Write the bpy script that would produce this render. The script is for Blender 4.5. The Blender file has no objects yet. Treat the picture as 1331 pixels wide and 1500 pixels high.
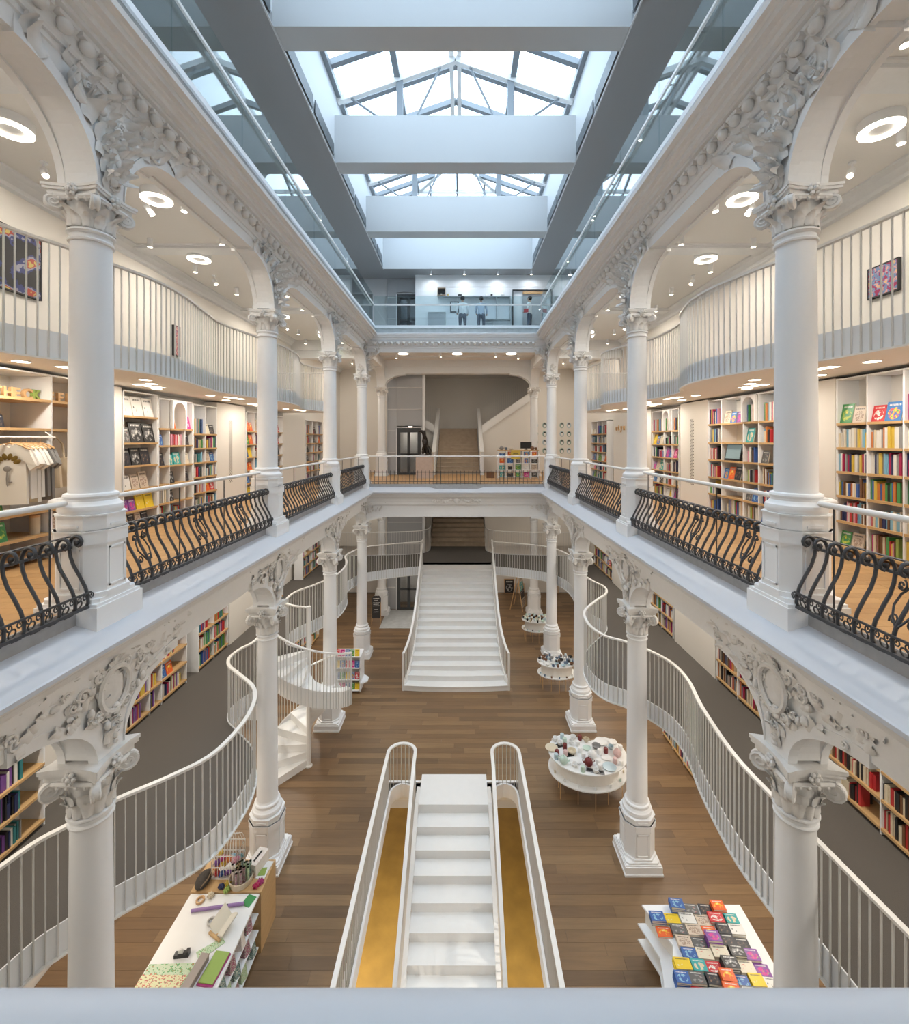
import bpy, bmesh, math, random
from mathutils import Vector, Matrix, Euler
random.seed(7)
rnd = random.Random(11)
PI = math.pi
scene = bpy.context.scene
COL = scene.collection

# ---------------------------------------------------------------- camera, world, exposure
cam_d = bpy.data.cameras.new('camera')
cam = bpy.data.objects.new('camera', cam_d); COL.objects.link(cam)
cam.location = (0.18, 0.0, 7.95); cam.rotation_euler = (PI/2, 0, 0)
cam_d.sensor_fit = 'HORIZONTAL'; cam_d.sensor_width = 36.0
cam_d.lens = 36.0*650.0/1331.0
cam_d.shift_x = -(676-665.5)/1331.0
cam_d.shift_y = (645-750)/1331.0
cam_d.clip_start = 0.05; cam_d.clip_end = 200
scene.camera = cam
scene.view_settings.view_transform = 'Standard'
scene.view_settings.look = 'None'
scene.view_settings.gamma = 1.0
scene.view_settings.use_curve_mapping = False
scene.view_settings.exposure = 0.28
SKY = 5.2
world = bpy.data.worlds.new('overcast_sky'); scene.world = world
world.use_nodes = True
bg = world.node_tree.nodes['Background']
bg.inputs[0].default_value = (0.70, 0.85, 1.0, 1); bg.inputs[1].default_value = SKY
WARM = (1.0, 0.91, 0.79)
LAMP = 0.60          # overall power of the lamps

# ---------------------------------------------------------------- materials
def new_mat(name):
    m = bpy.data.materials.new(name); m.use_nodes = True
    nt = m.node_tree; b = nt.nodes['Principled BSDF']
    return m, nt, b
def mat(name, c, rough=0.55, metal=0.0, var=0.0, scale=8.0, bump=0.0, spec=0.5):
    m, nt, b = new_mat(name)
    b.inputs['Base Color'].default_value = (*c, 1)
    b.inputs['Roughness'].default_value = rough
    b.inputs['Metallic'].default_value = metal
    b.inputs['Specular IOR Level'].default_value = spec
    if var or bump:
        tc = nt.nodes.new('ShaderNodeTexCoord'); n = nt.nodes.new('ShaderNodeTexNoise')
        n.inputs['Scale'].default_value = scale; n.inputs['Detail'].default_value = 4
        nt.links.new(tc.outputs['Object'], n.inputs['Vector'])
        if var:
            mx = nt.nodes.new('ShaderNodeMix'); mx.data_type = 'RGBA'
            mx.inputs['A'].default_value = (*[max(0, x*(1-var)) for x in c], 1)
            mx.inputs['B'].default_value = (*[min(1, x*(1+var)) for x in c], 1)
            nt.links.new(n.outputs['Fac'], mx.inputs['Factor'])
            nt.links.new(mx.outputs['Result'], b.inputs['Base Color'])
        if bump:
            bp = nt.nodes.new('ShaderNodeBump'); bp.inputs['Strength'].default_value = bump
            bp.inputs['Distance'].default_value = 0.01
            nt.links.new(n.outputs['Fac'], bp.inputs['Height'])
            nt.links.new(bp.outputs['Normal'], b.inputs['Normal'])
    return m
def wood(name, c, axis='X', scale=1.0, contrast=0.25, rough=0.5):
    m, nt, b = new_mat(name)
    tc = nt.nodes.new('ShaderNodeTexCoord'); mp = nt.nodes.new('ShaderNodeMapping')
    s = {'X': (0.7, 9, 9), 'Y': (9, 0.7, 9), 'Z': (9, 9, 0.7)}[axis]
    mp.inputs['Scale'].default_value = [q*scale for q in s]
    n = nt.nodes.new('ShaderNodeTexNoise'); n.inputs['Scale'].default_value = 2.2
    n.inputs['Detail'].default_value = 6; n.inputs['Distortion'].default_value = 0.6
    mx = nt.nodes.new('ShaderNodeMix'); mx.data_type = 'RGBA'
    mx.inputs['A'].default_value = (*[x*(1-contrast) for x in c], 1)
    mx.inputs['B'].default_value = (*[min(1, x*(1+contrast)) for x in c], 1)
    geo = nt.nodes.new('ShaderNodeNewGeometry')
    nt.links.new(geo.outputs['Position'], mp.inputs['Vector']); nt.links.new(mp.outputs['Vector'], n.inputs['Vector'])
    nt.links.new(n.outputs['Fac'], mx.inputs['Factor']); nt.links.new(mx.outputs['Result'], b.inputs['Base Color'])
    b.inputs['Roughness'].default_value = rough
    return m
def emit(name, c, s):
    m, nt, b = new_mat(name)
    b.inputs['Base Color'].default_value = (*c, 1)
    b.inputs['Emission Color'].default_value = (*c, 1); b.inputs['Emission Strength'].default_value = s
    return m
def glass(name, tint, ior=1.5, boost=1.0):
    m = bpy.data.materials.new(name); m.use_nodes = True; nt = m.node_tree
    for n in list(nt.nodes): nt.nodes.remove(n)
    out = nt.nodes.new('ShaderNodeOutputMaterial'); mix = nt.nodes.new('ShaderNodeMixShader')
    t = nt.nodes.new('ShaderNodeBsdfTransparent'); t.inputs[0].default_value = (*tint, 1)
    g = nt.nodes.new('ShaderNodeBsdfGlossy'); g.inputs['Roughness'].default_value = 0.0
    # Schlick reflectance, the same on both faces of the pane
    geo = nt.nodes.new('ShaderNodeNewGeometry'); dot = nt.nodes.new('ShaderNodeVectorMath'); dot.operation = 'DOT_PRODUCT'
    nt.links.new(geo.outputs['Normal'], dot.inputs[0]); nt.links.new(geo.outputs['Incoming'], dot.inputs[1])
    def math_node(op, a, b=None, v=None):
        q = nt.nodes.new('ShaderNodeMath'); q.operation = op; nt.links.new(a, q.inputs[0])
        if b is not None: q.inputs[1].default_value = b
        q.use_clamp = op in ('ADD', 'MULTIPLY_ADD')
        if v is not None: q.inputs[2].default_value = v
        return q.outputs[0]
    ab = math_node('ABSOLUTE', dot.outputs['Value'])
    inv = math_node('MULTIPLY_ADD', ab, -1.0, 1.0)
    r0 = ((ior-1)/(ior+1))**2
    fr = math_node('MULTIPLY_ADD', math_node('POWER', inv, 5.0), (1-r0)*boost, r0*boost)
    nt.links.new(fr, mix.inputs[0])
    nt.links.new(t.outputs[0], mix.inputs[1]); nt.links.new(g.outputs[0], mix.inputs[2])
    nt.links.new(mix.outputs[0], out.inputs[0])
    return m
def art(name, cols, scale=3.0, seed=0.0):
    """printed picture: constant colour patches"""
    m, nt, b = new_mat(name)
    tc = nt.nodes.new('ShaderNodeTexCoord'); mp = nt.nodes.new('ShaderNodeMapping')
    mp.inputs['Location'].default_value = (seed, seed*1.7, seed*0.6)
    n = nt.nodes.new('ShaderNodeTexNoise'); n.inputs['Scale'].default_value = scale*1.5; n.inputs['Detail'].default_value = 3.5
    r = nt.nodes.new('ShaderNodeValToRGB'); r.color_ramp.interpolation = 'CONSTANT'
    k = len(cols); e = r.color_ramp.elements
    e[0].position = 0; e[0].color = (*cols[0], 1)
    e[1].position = 0.36+0.28/max(1, k-1); e[1].color = (*cols[1], 1)
    for i in range(2, k):
        q = e.new(0.36+0.28*i/(k-1)); q.color = (*cols[i], 1)
    nt.links.new(tc.outputs['Generated'], mp.inputs['Vector']); nt.links.new(mp.outputs['Vector'], n.inputs['Vector'])
    nt.links.new(n.outputs['Fac'], r.inputs['Fac']); nt.links.new(r.outputs['Color'], b.inputs['Base Color'])
    b.inputs['Roughness'].default_value = 0.4
    return m
def cover_art(name, cols, scale=3.0, seed=0.0):
    """printed book cover: ground colour, a central picture and a broken title line (x across, z up the cover)"""
    m = art(name, cols, scale, seed); nt = m.node_tree; b = nt.nodes['Principled BSDF']; L = nt.links.new
    ramp = [n for n in nt.nodes if n.type == 'VALTORGB'][0]; tc = [n for n in nt.nodes if n.type == 'TEX_COORD'][0]
    sp = nt.nodes.new('ShaderNodeSeparateXYZ'); L(tc.outputs['Generated'], sp.inputs[0])
    def mm(op, a, v=None, b2=None):
        q = nt.nodes.new('ShaderNodeMath'); q.operation = op; L(a, q.inputs[0])
        if b2 is not None: L(b2, q.inputs[1])
        elif v is not None: q.inputs[1].default_value = v
        return q.outputs[0]
    x = mm('ADD', sp.outputs['X'], -0.5); z = mm('ADD', sp.outputs['Z'], -0.40)
    inside = mm('LESS_THAN', mm('ADD', mm('MULTIPLY', mm('MULTIPLY', x, b2=x), 7.0), b2=mm('MULTIPLY', mm('MULTIPLY', z, b2=z), 10.0)), 1.0)
    line = mm('LESS_THAN', mm('ABSOLUTE', mm('ADD', sp.outputs['Z'], -0.84)), 0.045)
    wide = mm('LESS_THAN', mm('ABSOLUTE', x), 0.36)
    gaps = mm('GREATER_THAN', mm('SINE', mm('MULTIPLY', x, 58.0+seed)), -0.45)
    title = mm('MULTIPLY', mm('MULTIPLY', line, b2=wide), b2=gaps)
    def mix(f, a, c):
        q = nt.nodes.new('ShaderNodeMix'); q.data_type = 'RGBA'; L(f, q.inputs['Factor'])
        for s_, v_ in (('A', a), ('B', c)):
            if isinstance(v_, tuple): q.inputs[s_].default_value = (*v_, 1)
            else: L(v_, q.inputs[s_])
        return q.outputs['Result']
    dark = sum(cols[0]) < 0.9
    L(mix(title, mix(inside, cols[0], ramp.outputs['Color']), W_ if dark else K_), b.inputs['Base Color'])
    return m
M = {}
M['white'] = mat('white_paint', (0.86, 0.875, 0.895), 0.55, var=0.02, scale=3)
M['plaster'] = mat('white_plaster', (0.84, 0.85, 0.86), 0.65, var=0.03, scale=20, bump=0.15)
M['relief'] = mat('carved_plaster', (0.79, 0.785, 0.775), 0.6, var=0.12, scale=14, bump=0.2)
M['step'] = mat('white_step', (0.85, 0.85, 0.84), 0.42, var=0.03, scale=6)
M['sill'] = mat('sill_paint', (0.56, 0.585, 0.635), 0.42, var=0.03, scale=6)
M['kerb'] = mat('grey_stone_kerb', (0.36, 0.365, 0.375), 0.7, var=0.2, scale=12)
M['wall'] = mat('cream_wall', (0.80, 0.77, 0.72), 0.7)
M['ceil'] = mat('ceiling_paint', (0.87, 0.85, 0.82), 0.7)
M['greyceil'] = mat('pale_grey_ceiling', (0.55, 0.56, 0.58), 0.6)
M['soffit'] = mat('grey_soffit', (0.33, 0.33, 0.335), 0.6)
M['well'] = mat('white_well', (0.66, 0.67, 0.68), 0.6)
M['beam'] = mat('beam_paint', (0.54, 0.54, 0.54), 0.6)
M['steel'] = mat('white_steel', (0.82, 0.81, 0.79), 0.38)
M['fascia'] = mat('cool_white_fascia', (0.84, 0.87, 0.90), 0.4)
M['bar'] = mat('pale_grey_bar', (0.66, 0.655, 0.64), 0.4)
M['frame'] = mat('skylight_steel', (0.24, 0.26, 0.28), 0.45)
M['framedark'] = mat('skylight_dark_frame', (0.12, 0.13, 0.14), 0.45)
M['iron'] = mat('wrought_iron', (0.070, 0.075, 0.085), 0.5, metal=0.3, var=0.3, scale=30)
M['carpet'] = mat('grey_carpet', (0.115, 0.105, 0.095), 0.95, var=0.3, scale=160, bump=0.5)
M['oak'] = wood('shelf_oak', (0.56, 0.36, 0.17), 'Y', 1.0, 0.18)
M['plank'] = [wood('floor_oak_%s' % n, c, 'X', 1.0, 0.26, 0.38) for n, c in
              (('honey', (0.225, 0.138, 0.070)), ('brown', (0.190, 0.115, 0.060)), ('tan', (0.255, 0.160, 0.082)), ('walnut', (0.160, 0.098, 0.052)))]
M['plank2'] = [wood('upper_oak_%s' % n, c, 'Y', 1.0, 0.16, 0.4) for n, c in
               (('a', (0.50, 0.29, 0.125)), ('b', (0.46, 0.265, 0.115)), ('c', (0.54, 0.32, 0.14)))]
M['stone'] = mat('travertine', (0.42, 0.33, 0.24), 0.6, var=0.25, scale=5)
M['gold'] = mat('golden_floor', (0.50, 0.30, 0.07), 0.45, var=0.35, scale=2.5)
M['concrete'] = mat('grey_concrete', (0.46, 0.48, 0.49), 0.8, var=0.25, scale=5)
M['glass'] = glass('railing_glass', (0.86, 0.93, 0.94), 1.5, 1.15)
M['pane'] = glass('skylight_glass', (0.93, 0.96, 0.98), 1.45)
M['liftglass'] = glass('lift_glass', (0.80, 0.82, 0.84), 1.5)
M['dark'] = mat('charcoal', (0.05, 0.055, 0.06), 0.5)
M['black'] = mat('black_plastic', (0.012, 0.012, 0.013), 0.35)
M['darkgap'] = mat('dark_slot', (0.05, 0.055, 0.06), 0.7)
M['liftgrey'] = mat('lift_grey', (0.42, 0.43, 0.45), 0.5)
M['bronze'] = mat('dark_bronze', (0.028, 0.02, 0.016), 0.38, metal=0.4)
M['pinkstone'] = mat('pink_stone', (0.55, 0.44, 0.38), 0.6, var=0.15, scale=8)
M['paper'] = mat('book_pages', (0.72, 0.68, 0.58), 0.8)
M['bulb'] = emit('warm_lens', (1.0, 0.86, 0.66), 9.0)
M['ring'] = emit('ring_lens', (1.0, 0.90, 0.74), 5.0)
M['board'] = mat('chalkboard', (0.03, 0.03, 0.032), 0.7)
M['chalk'] = mat('chalk', (0.75, 0.75, 0.73), 0.9)
M['hanger'] = mat('beech', (0.60, 0.38, 0.19), 0.5)
M['screen'] = emit('tablet_screen', (0.16, 0.22, 0.23), 0.5)
M['exit'] = emit('exit_green', (0.05, 0.55, 0.22), 1.2)
M['fabric'] = mat('off_white_cotton', (0.74, 0.70, 0.63), 0.9)
M['whitefabric'] = mat('white_cotton', (0.80, 0.78, 0.74), 0.9)
M['greyfabric'] = mat('grey_cotton', (0.25, 0.245, 0.24), 0.9)
M['canvas'] = mat('canvas_tote', (0.60, 0.51, 0.38), 0.9)
M['perf'] = mat('perforated_dark', (0.10, 0.09, 0.08), 0.8)

PAL = {'red': (0.50, 0.035, 0.04), 'crimson': (0.42, 0.02, 0.09), 'orange': (0.60, 0.20, 0.05), 'yellow': (0.66, 0.48, 0.08),
       'green': (0.07, 0.30, 0.09), 'lime': (0.30, 0.42, 0.10), 'teal': (0.04, 0.22, 0.24), 'sky blue': (0.22, 0.46, 0.62),
       'blue': (0.05, 0.12, 0.38), 'navy': (0.025, 0.035, 0.11), 'purple': (0.20, 0.08, 0.32), 'pink': (0.62, 0.30, 0.38),
       'magenta': (0.38, 0.04, 0.17), 'white': (0.75, 0.74, 0.70), 'cream': (0.68, 0.60, 0.45), 'grey': (0.28, 0.28, 0.28),
       'black': (0.02, 0.02, 0.022), 'brown': (0.16, 0.075, 0.035)}
PM = {k: mat('cover_'+k.replace(' ', '_'), c, 0.42) for k, c in PAL.items()}
PN = list(PAL)
PNW = ['white']*5+['cream']*4+['grey']*3+['black']*3+['navy']*3+['brown']*2+['blue']*2+['red']*3+['crimson']*2+['sky blue']*2+['green']*2+['teal', 'orange', 'orange', 'yellow', 'yellow', 'purple', 'pink', 'lime', 'magenta']
W_, K_ = (0.76, 0.75, 0.72), (0.02, 0.02, 0.022)
ART = {
 'monochrome': cover_art('art_mono', [K_, (0.3, 0.3, 0.3), W_], 3.2, 1),
 'black-on-white': cover_art('art_white_black', [W_, W_, K_], 1.6, 2.3),
 'dark photographic': cover_art('art_dark', [(0.02, 0.02, 0.03), (0.06, 0.05, 0.05), (0.35, 0.2, 0.12)], 3, 3),
 'orange and yellow': cover_art('art_orange', [(0.75, 0.12, 0.02), (0.82, 0.45, 0.03), (0.85, 0.72, 0.25)], 2.6, 4),
 'red and white': cover_art('art_red', [(0.58, 0.03, 0.04), W_, (0.58, 0.03, 0.04)], 3.4, 5),
 'pink and magenta': cover_art('art_pink', [(0.62, 0.03, 0.25), (0.8, 0.4, 0.5), W_], 3, 6),
 'blue and white': cover_art('art_blue', [(0.04, 0.12, 0.38), (0.25, 0.5, 0.65), W_], 3, 7),
 'teal and cream': cover_art('art_teal', [(0.05, 0.38, 0.38), (0.7, 0.6, 0.42), (0.05, 0.38, 0.38)], 2.2, 8),
 'green and yellow': cover_art('art_green', [(0.06, 0.28, 0.09), (0.4, 0.55, 0.08), (0.8, 0.66, 0.08)], 3, 9),
 'purple and green': cover_art('art_purple', [(0.24, 0.08, 0.34), (0.65, 0.05, 0.3), (0.2, 0.5, 0.15)], 2.4, 10),
 'red-spotted cream': cover_art('art_cream', [(0.72, 0.66, 0.52), (0.72, 0.66, 0.52), (0.6, 0.08, 0.06)], 4, 11),
 'sepia illustrated': cover_art('art_sepia', [(0.62, 0.52, 0.42), (0.35, 0.24, 0.18), (0.7, 0.64, 0.56)], 5, 12),
 'brightly illustrated': cover_art('art_bright', [(0.05, 0.2, 0.5), (0.75, 0.1, 0.1), (0.85, 0.65, 0.08), (0.1, 0.4, 0.15)], 4.2, 13),
 'yellow and white': cover_art('art_yellow', [(0.82, 0.58, 0.03), (0.82, 0.58, 0.03), W_], 2.4, 14),
 'grey and red': cover_art('art_greyred', [(0.12, 0.12, 0.12), (0.3, 0.3, 0.3), (0.6, 0.06, 0.05)], 2.4, 15),
}
AN = list(ART)

# ---------------------------------------------------------------- mesh helpers
class MB:
    def __init__(s): s.v = []; s.f = []; s.mi = []
    def add(s, vs, fs, mi=0):
        o = len(s.v); s.v.extend([tuple(p) for p in vs])
        for q in fs: s.f.append([o+i for i in q]); s.mi.append(mi)
        return s
    def box(s, x0, y0, z0, x1, y1, z1, mi=0, T=None):
        vs = [(x0,y0,z0),(x1,y0,z0),(x1,y1,z0),(x0,y1,z0),(x0,y0,z1),(x1,y0,z1),(x1,y1,z1),(x0,y1,z1)]
        if T is not None: vs = [T @ Vector(p) for p in vs]
        return s.add(vs, [(3,2,1,0),(4,5,6,7),(0,1,5,4),(1,2,6,5),(2,3,7,6),(3,0,4,7)], mi)
    def prism(s, poly, z0, z1, mi=0, scale_top=1.0, T=None):
        n = len(poly)
        vs = [(x, y, z0) for x, y in poly]+[(x*scale_top, y*scale_top, z1) for x, y in poly]
        if T is not None: vs = [T @ Vector(p) for p in vs]
        fs = [tuple(range(n-1, -1, -1)), tuple(range(n, 2*n))]+[(i, (i+1) % n, n+(i+1) % n, n+i) for i in range(n)]
        return s.add(vs, fs, mi)
    def tube(s, pts, r, n=6, closed=False, mi=0, caps=True):
        pts = [Vector(p) for p in pts]; m = len(pts); rings = []
        rr = r if isinstance(r, (list, tuple)) else [r]*m
        t0 = (pts[1]-pts[0]).normalized()
        up = Vector((0, 0, 1)) if abs(t0.z) < 0.9 else Vector((1, 0, 0))
        nrm = t0.cross(up).normalized()
        vs = []
        for i in range(m):
            if closed: t = (pts[(i+1) % m]-pts[i-1])
            else: t = pts[min(m-1, i+1)]-pts[max(0, i-1)]
            if t.length < 1e-9: t = t0
            t = t.normalized()
            nrm = (nrm-t*nrm.dot(t))
            if nrm.length < 1e-6: nrm = t.orthogonal()
            nrm = nrm.normalized(); b = t.cross(nrm)
            for k in range(n):
                a = 2*PI*k/n
                vs.append(pts[i]+(nrm*math.cos(a)+b*math.sin(a))*rr[i])
        fs = []
        for i in range(m if closed else m-1):
            j = (i+1) % m
            for k in range(n):
                fs.append((i*n+k, i*n+(k+1) % n, j*n+(k+1) % n, j*n+k))
        if caps and not closed:
            fs.append(tuple(range(n-1, -1, -1))); fs.append(tuple((m-1)*n+k for k in range(n)))
        return s.add(vs, fs, mi)
    def lathe(s, prof, n=20, c=(0, 0, 0), mi=0, T=None, sx=1.0, sy=1.0):
        vs = []; fs = []; m = len(prof)
        for r, z in prof:
            for k in range(n):
                a = 2*PI*k/n
                vs.append(Vector((c[0]+r*math.cos(a)*sx, c[1]+r*math.sin(a)*sy, c[2]+z)))
        if T is not None: vs = [T @ p for p in vs]
        for i in range(m-1):
            for k in range(n):
                fs.append((i*n+k, i*n+(k+1) % n, (i+1)*n+(k+1) % n, (i+1)*n+k))
        if prof[0][0] > 1e-4: fs.append(tuple(range(n-1, -1, -1)))
        if prof[-1][0] > 1e-4: fs.append(tuple((m-1)*n+k for k in range(n)))
        return s.add(vs, fs, mi)
    def ball(s, c, r, n=8, m=5, mi=0, T=None):
        prof = [(max(1e-5, math.sin(PI*i/m)), -math.cos(PI*i/m)) for i in range(m+1)]
        if not isinstance(r, (tuple, list)): r = (r, r, r)
        TT = Matrix.Translation(c) @ (T if T is not None else Matrix()) @ Matrix.Diagonal((*r, 1))
        return s.lathe(prof, n, mi=mi, T=TT)
    def sheet(s, grid, mi=0, flip=False):
        """grid: list of rows of points"""
        h = len(grid); w = len(grid[0]); vs = [p for row in grid for p in row]; fs = []
        for i in range(h-1):
            for j in range(w-1):
                q = (i*w+j, i*w+j+1, (i+1)*w+j+1, (i+1)*w+j)
                fs.append(q[::-1] if flip else q)
        return s.add(vs, fs, mi)
    def bars(s, path, prof, mi=0, closed=False):
        """sweep a closed section prof [(offset along left normal, z)] along a level path [(x,y,z)]"""
        m = len(path); n = len(prof); vs = []
        P = [Vector(p) for p in path]
        for i in range(m):
            a = P[max(0, i-1)]; b = P[min(m-1, i+1)]
            if closed: a = P[i-1]; b = P[(i+1) % m]
            t = Vector((b.x-a.x, b.y-a.y, 0)); t = t.normalized() if t.length > 1e-9 else Vector((0, 1, 0))
            nn = Vector((-t.y, t.x, 0)); k = 1.0
            if 0 < i < m-1 and not closed:
                t1 = Vector((P[i].x-a.x, P[i].y-a.y, 0))
                if t1.length > 1e-9:
                    cs = max(0.4, t1.normalized().dot(t)); k = 1.0/cs
            for o, z in prof: vs.append(P[i]+nn*(o*k)+Vector((0, 0, z)))
        fs = []
        for i in range(m if closed else m-1):
            j = (i+1) % m
            for k in range(n): fs.append((i*n+k, j*n+k, j*n+(k+1) % n, i*n+(k+1) % n))
        if not closed: fs.append(tuple(range(n))); fs.append(tuple((m-1)*n+k for k in range(n-1, -1, -1)))
        return s.add(vs, fs, mi)
    def mesh(s, name, mats, smooth=None):
        me = bpy.data.meshes.new(name)
        me.from_pydata([tuple(p) for p in s.v], [], s.f); me.validate()
        if not isinstance(mats, (list, tuple)): mats = [mats]
        for m in mats: me.materials.append(m)
        if len(me.polygons) == len(s.mi):
            me.polygons.foreach_set('material_index', s.mi)
        bm = bmesh.new(); bm.from_mesh(me); bmesh.ops.recalc_face_normals(bm, faces=bm.faces); bm.to_mesh(me); bm.free()
        if smooth is not None:
            me.polygons.foreach_set('use_smooth', [True]*len(me.polygons))
            me.set_sharp_from_angle(angle=math.radians(smooth))
        me.update()
        return me
    def build(s, name, mats, parent=None, loc=(0, 0, 0), rot=(0, 0, 0), smooth=None):
        return link(name, s.mesh(name, mats, smooth), parent, loc, rot)
def link(name, me, parent=None, loc=(0, 0, 0), rot=(0, 0, 0), scale=(1, 1, 1)):
    o = bpy.data.objects.new(name, me); COL.objects.link(o)
    o.location = loc; o.rotation_euler = rot; o.scale = scale
    if parent is not None: o.parent = parent
    return o
def tag(o, label=None, cat=None, group=None, kind=None):
    if label: o['label'] = label
    if cat: o['category'] = cat
    if group: o['group'] = group
    if kind: o['kind'] = kind
    return o
def thing(name, label, cat, loc=(0, 0, 0), rz=0.0, group=None):
    o = link(name, None, None, loc, (0, 0, rz))
    return tag(o, label, cat, group)
def struct(o, label=None):
    o['kind'] = 'structure'
    if label: o['label'] = label
    return o
def copy_tree(o, parent=None):
    c = o.copy(); COL.objects.link(c); c.parent = parent
    for ch in list(o.children): copy_tree(ch, c)
    return c
def paint(o, m):
    """colour of this copy alone; the mesh stays shared"""
    o.material_slots[0].link = 'OBJECT'; o.material_slots[0].material = m
def smooth_path(pts, step=0.05):
    P = [Vector((*p[:2], p[2] if len(p) > 2 else 0)) for p in pts]; out = []
    for i in range(len(P)-1):
        p0 = P[max(0, i-1)]; p1 = P[i]; p2 = P[i+1]; p3 = P[min(len(P)-1, i+2)]
        n = max(2, int((p2-p1).length/step))
        for k in range(n):
            t = k/n
            out.append(0.5*((2*p1)+(-p0+p2)*t+(2*p0-5*p1+4*p2-p3)*t*t+(-p0+3*p1-3*p2+p3)*t**3))
    out.append(P[-1]); return out
def resample(path, d, start=0.0):
    out = []; acc = start; nxt = 0.0; L = 0.0
    for i in range(len(path)-1):
        a, b = path[i], path[i+1]; l = (b-a).length
        while nxt <= L+l and l > 1e-9:
            t = (nxt-L)/l; out.append(a.lerp(b, t)); nxt += d
        L += l
    return out
SIDE = {-1: 'left', 1: 'right'}
ORD = ['nearest', 'second', 'third', 'fourth', 'fifth', 'sixth', 'seventh', 'eighth', 'ninth']
CY = [0.42, 4.42, 8.42, 12.42, 16.42, 20.42]
HX = 3.505
# ================================================================ STRUCTURE
WX = 6.05            # outer walls
Y0, YB = -1.6, 26.0
Z_M1, Z_L1, Z_M2, Z_C, Z_L2, Z_SOF = 2.85, 6.33, 9.15, 11.6, 12.6, 15.55
OP = (-1.52, 1.52, 3.0, 10.32)     # opening in the ground floor (x0,x1,y0,y1)

# ---- ground floor: base slab and oak planks
mb = MB()
for a in ((-WX, Y0, OP[0], YB), (OP[1], Y0, WX, YB), (OP[0], Y0, OP[1], OP[2]), (OP[0], OP[3], OP[1], YB)):
    mb.box(a[0], a[1], -0.25, a[2], a[3], -0.024)
floor = struct(mb.build('floor', M['darkgap']), 'brown oak plank floor of the ground storey')
planks = []
y = 2.4
PW = 0.185
while y < 23.0:
    segs = [(-WX+0.02, WX-0.02)]
    if y+PW > OP[2] and y < OP[3]: segs = [(-WX+0.02, OP[0]), (OP[1], WX-0.02)]
    for a, b in segs:
        x = a; first = True
        while x < b-0.01:
            L = rnd.uniform(1.3, 2.6)*(rnd.uniform(0.2, 1) if first else 1); first = False
            e = min(b, x+L)
            if b-e < 0.35: e = b
            planks.append((x, e, y)); x = e
    y += PW
def vis(p):
    cx = 0.5*(max(p[0], -4.4)+min(p[1], 4.4)); L = min(p[1], 4.4)-max(p[0], -4.4)
    if L < 0.2 or p[2] < 4.6: return 1e9
    return p[2]
planks.sort(key=vis)
STUFF = MB()
def plank_mb(p, target, mi, dz):
    target.box(p[0]+0.0012, p[2]+0.0012, -0.024, p[1]-0.0012, p[2]+PW-0.0012, dz, mi)
for i, p in enumerate(planks):
    mi = rnd.choice((0, 0, 1, 1, 2, 3)); dz = rnd.uniform(-0.0012, 0.0)
    if i < 300:
        cx, cy = 0.5*(p[0]+p[1]), p[2]+PW/2
        b = MB(); b.box(p[0]+0.0012-cx, -PW/2+0.0012, -0.024, p[1]-0.0012-cx, PW/2-0.0012, dz)
        b.build('plank', M['plank'][mi], floor, (cx, cy, 0))
    else: plank_mb(p, STUFF, mi, dz)
tag(STUFF.build('planks', M['plank'], floor), kind='stuff')
mb = MB(); mb.box(-3.3, 18.75, -0.02, -1.2, 20.75, 0.012)
struct(mb.build('floor', M['concrete']), 'grey stone floor patch in front of the lift')

# ---- basement below the stair opening
mb = MB(); mb.box(-4.5, 0.0, -3.3, 4.5, 13.5, -3.15)
struct(mb.build('floor', M['gold']), 'golden basement floor seen beside the white stair')
mb = MB()
mb.box(-4.6, 0, -3.2, -4.5, 13.5, -0.25).box(4.5, 0, -3.2, 4.6, 13.5, -0.25).box(-4.6, 13.4, -3.2, 4.6, 13.5, -0.25).box(-4.6, -0.1, -3.2, 4.6, 0, -0.25)
struct(mb.build('wall_basement', M['wall']))
# white lining of the opening
mb = MB()
mb.box(OP[0]-0.05, OP[2], -0.42, OP[0], OP[3], 0.004).box(OP[1], OP[2], -0.42, OP[1]+0.05, OP[3], 0.004)
mb.box(OP[0]-0.05, OP[3], -0.42, OP[1]+0.05, OP[3]+0.05, 0.004)
struct(mb.build('trim_1', M['white']), 'white lining of the floor opening')

# ---- outer walls
for s in (-1, 1):
    mb = MB(); mb.box(s*WX, Y0, -0.25, s*(WX+0.2), YB, Z_SOF)
    struct(mb.build('wall_'+SIDE[s], M['wall']), 'cream outer wall of the %s aisles' % SIDE[s])
mb = MB(); mb.box(-WX, Y0-0.2, -0.25, WX, Y0, Z_SOF)
struct(mb.build('wall_front', M['wall']))
mb = MB(); mb.box(-WX, YB, -0.25, WX, YB+0.2, Z_SOF+0.5)
struct(mb.build('wall_back', M['wall']), 'cream back wall behind the stairs')
# back wall of the ground storey and of the aisles
mb = MB(); mb.box(1.3, 23.2, 0, WX, 23.35, Z_M1-0.3).box(-WX, 23.2, 0, -1.3, 23.35, Z_M1-0.3).box(-1.3, 23.2, 0, 1.3, 23.35, Z_M1-0.3)
struct(mb.build('wall_back_lower', M['wall']))
mb = MB(); mb.box(1.35, 22.7, Z_M1-0.3, WX, 22.85, 5.5).box(-WX, 22.7, Z_M1-0.3, -1.35, 22.85, 5.5)
struct(mb.build('wall_back_mezzanine', M['wall']))

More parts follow.
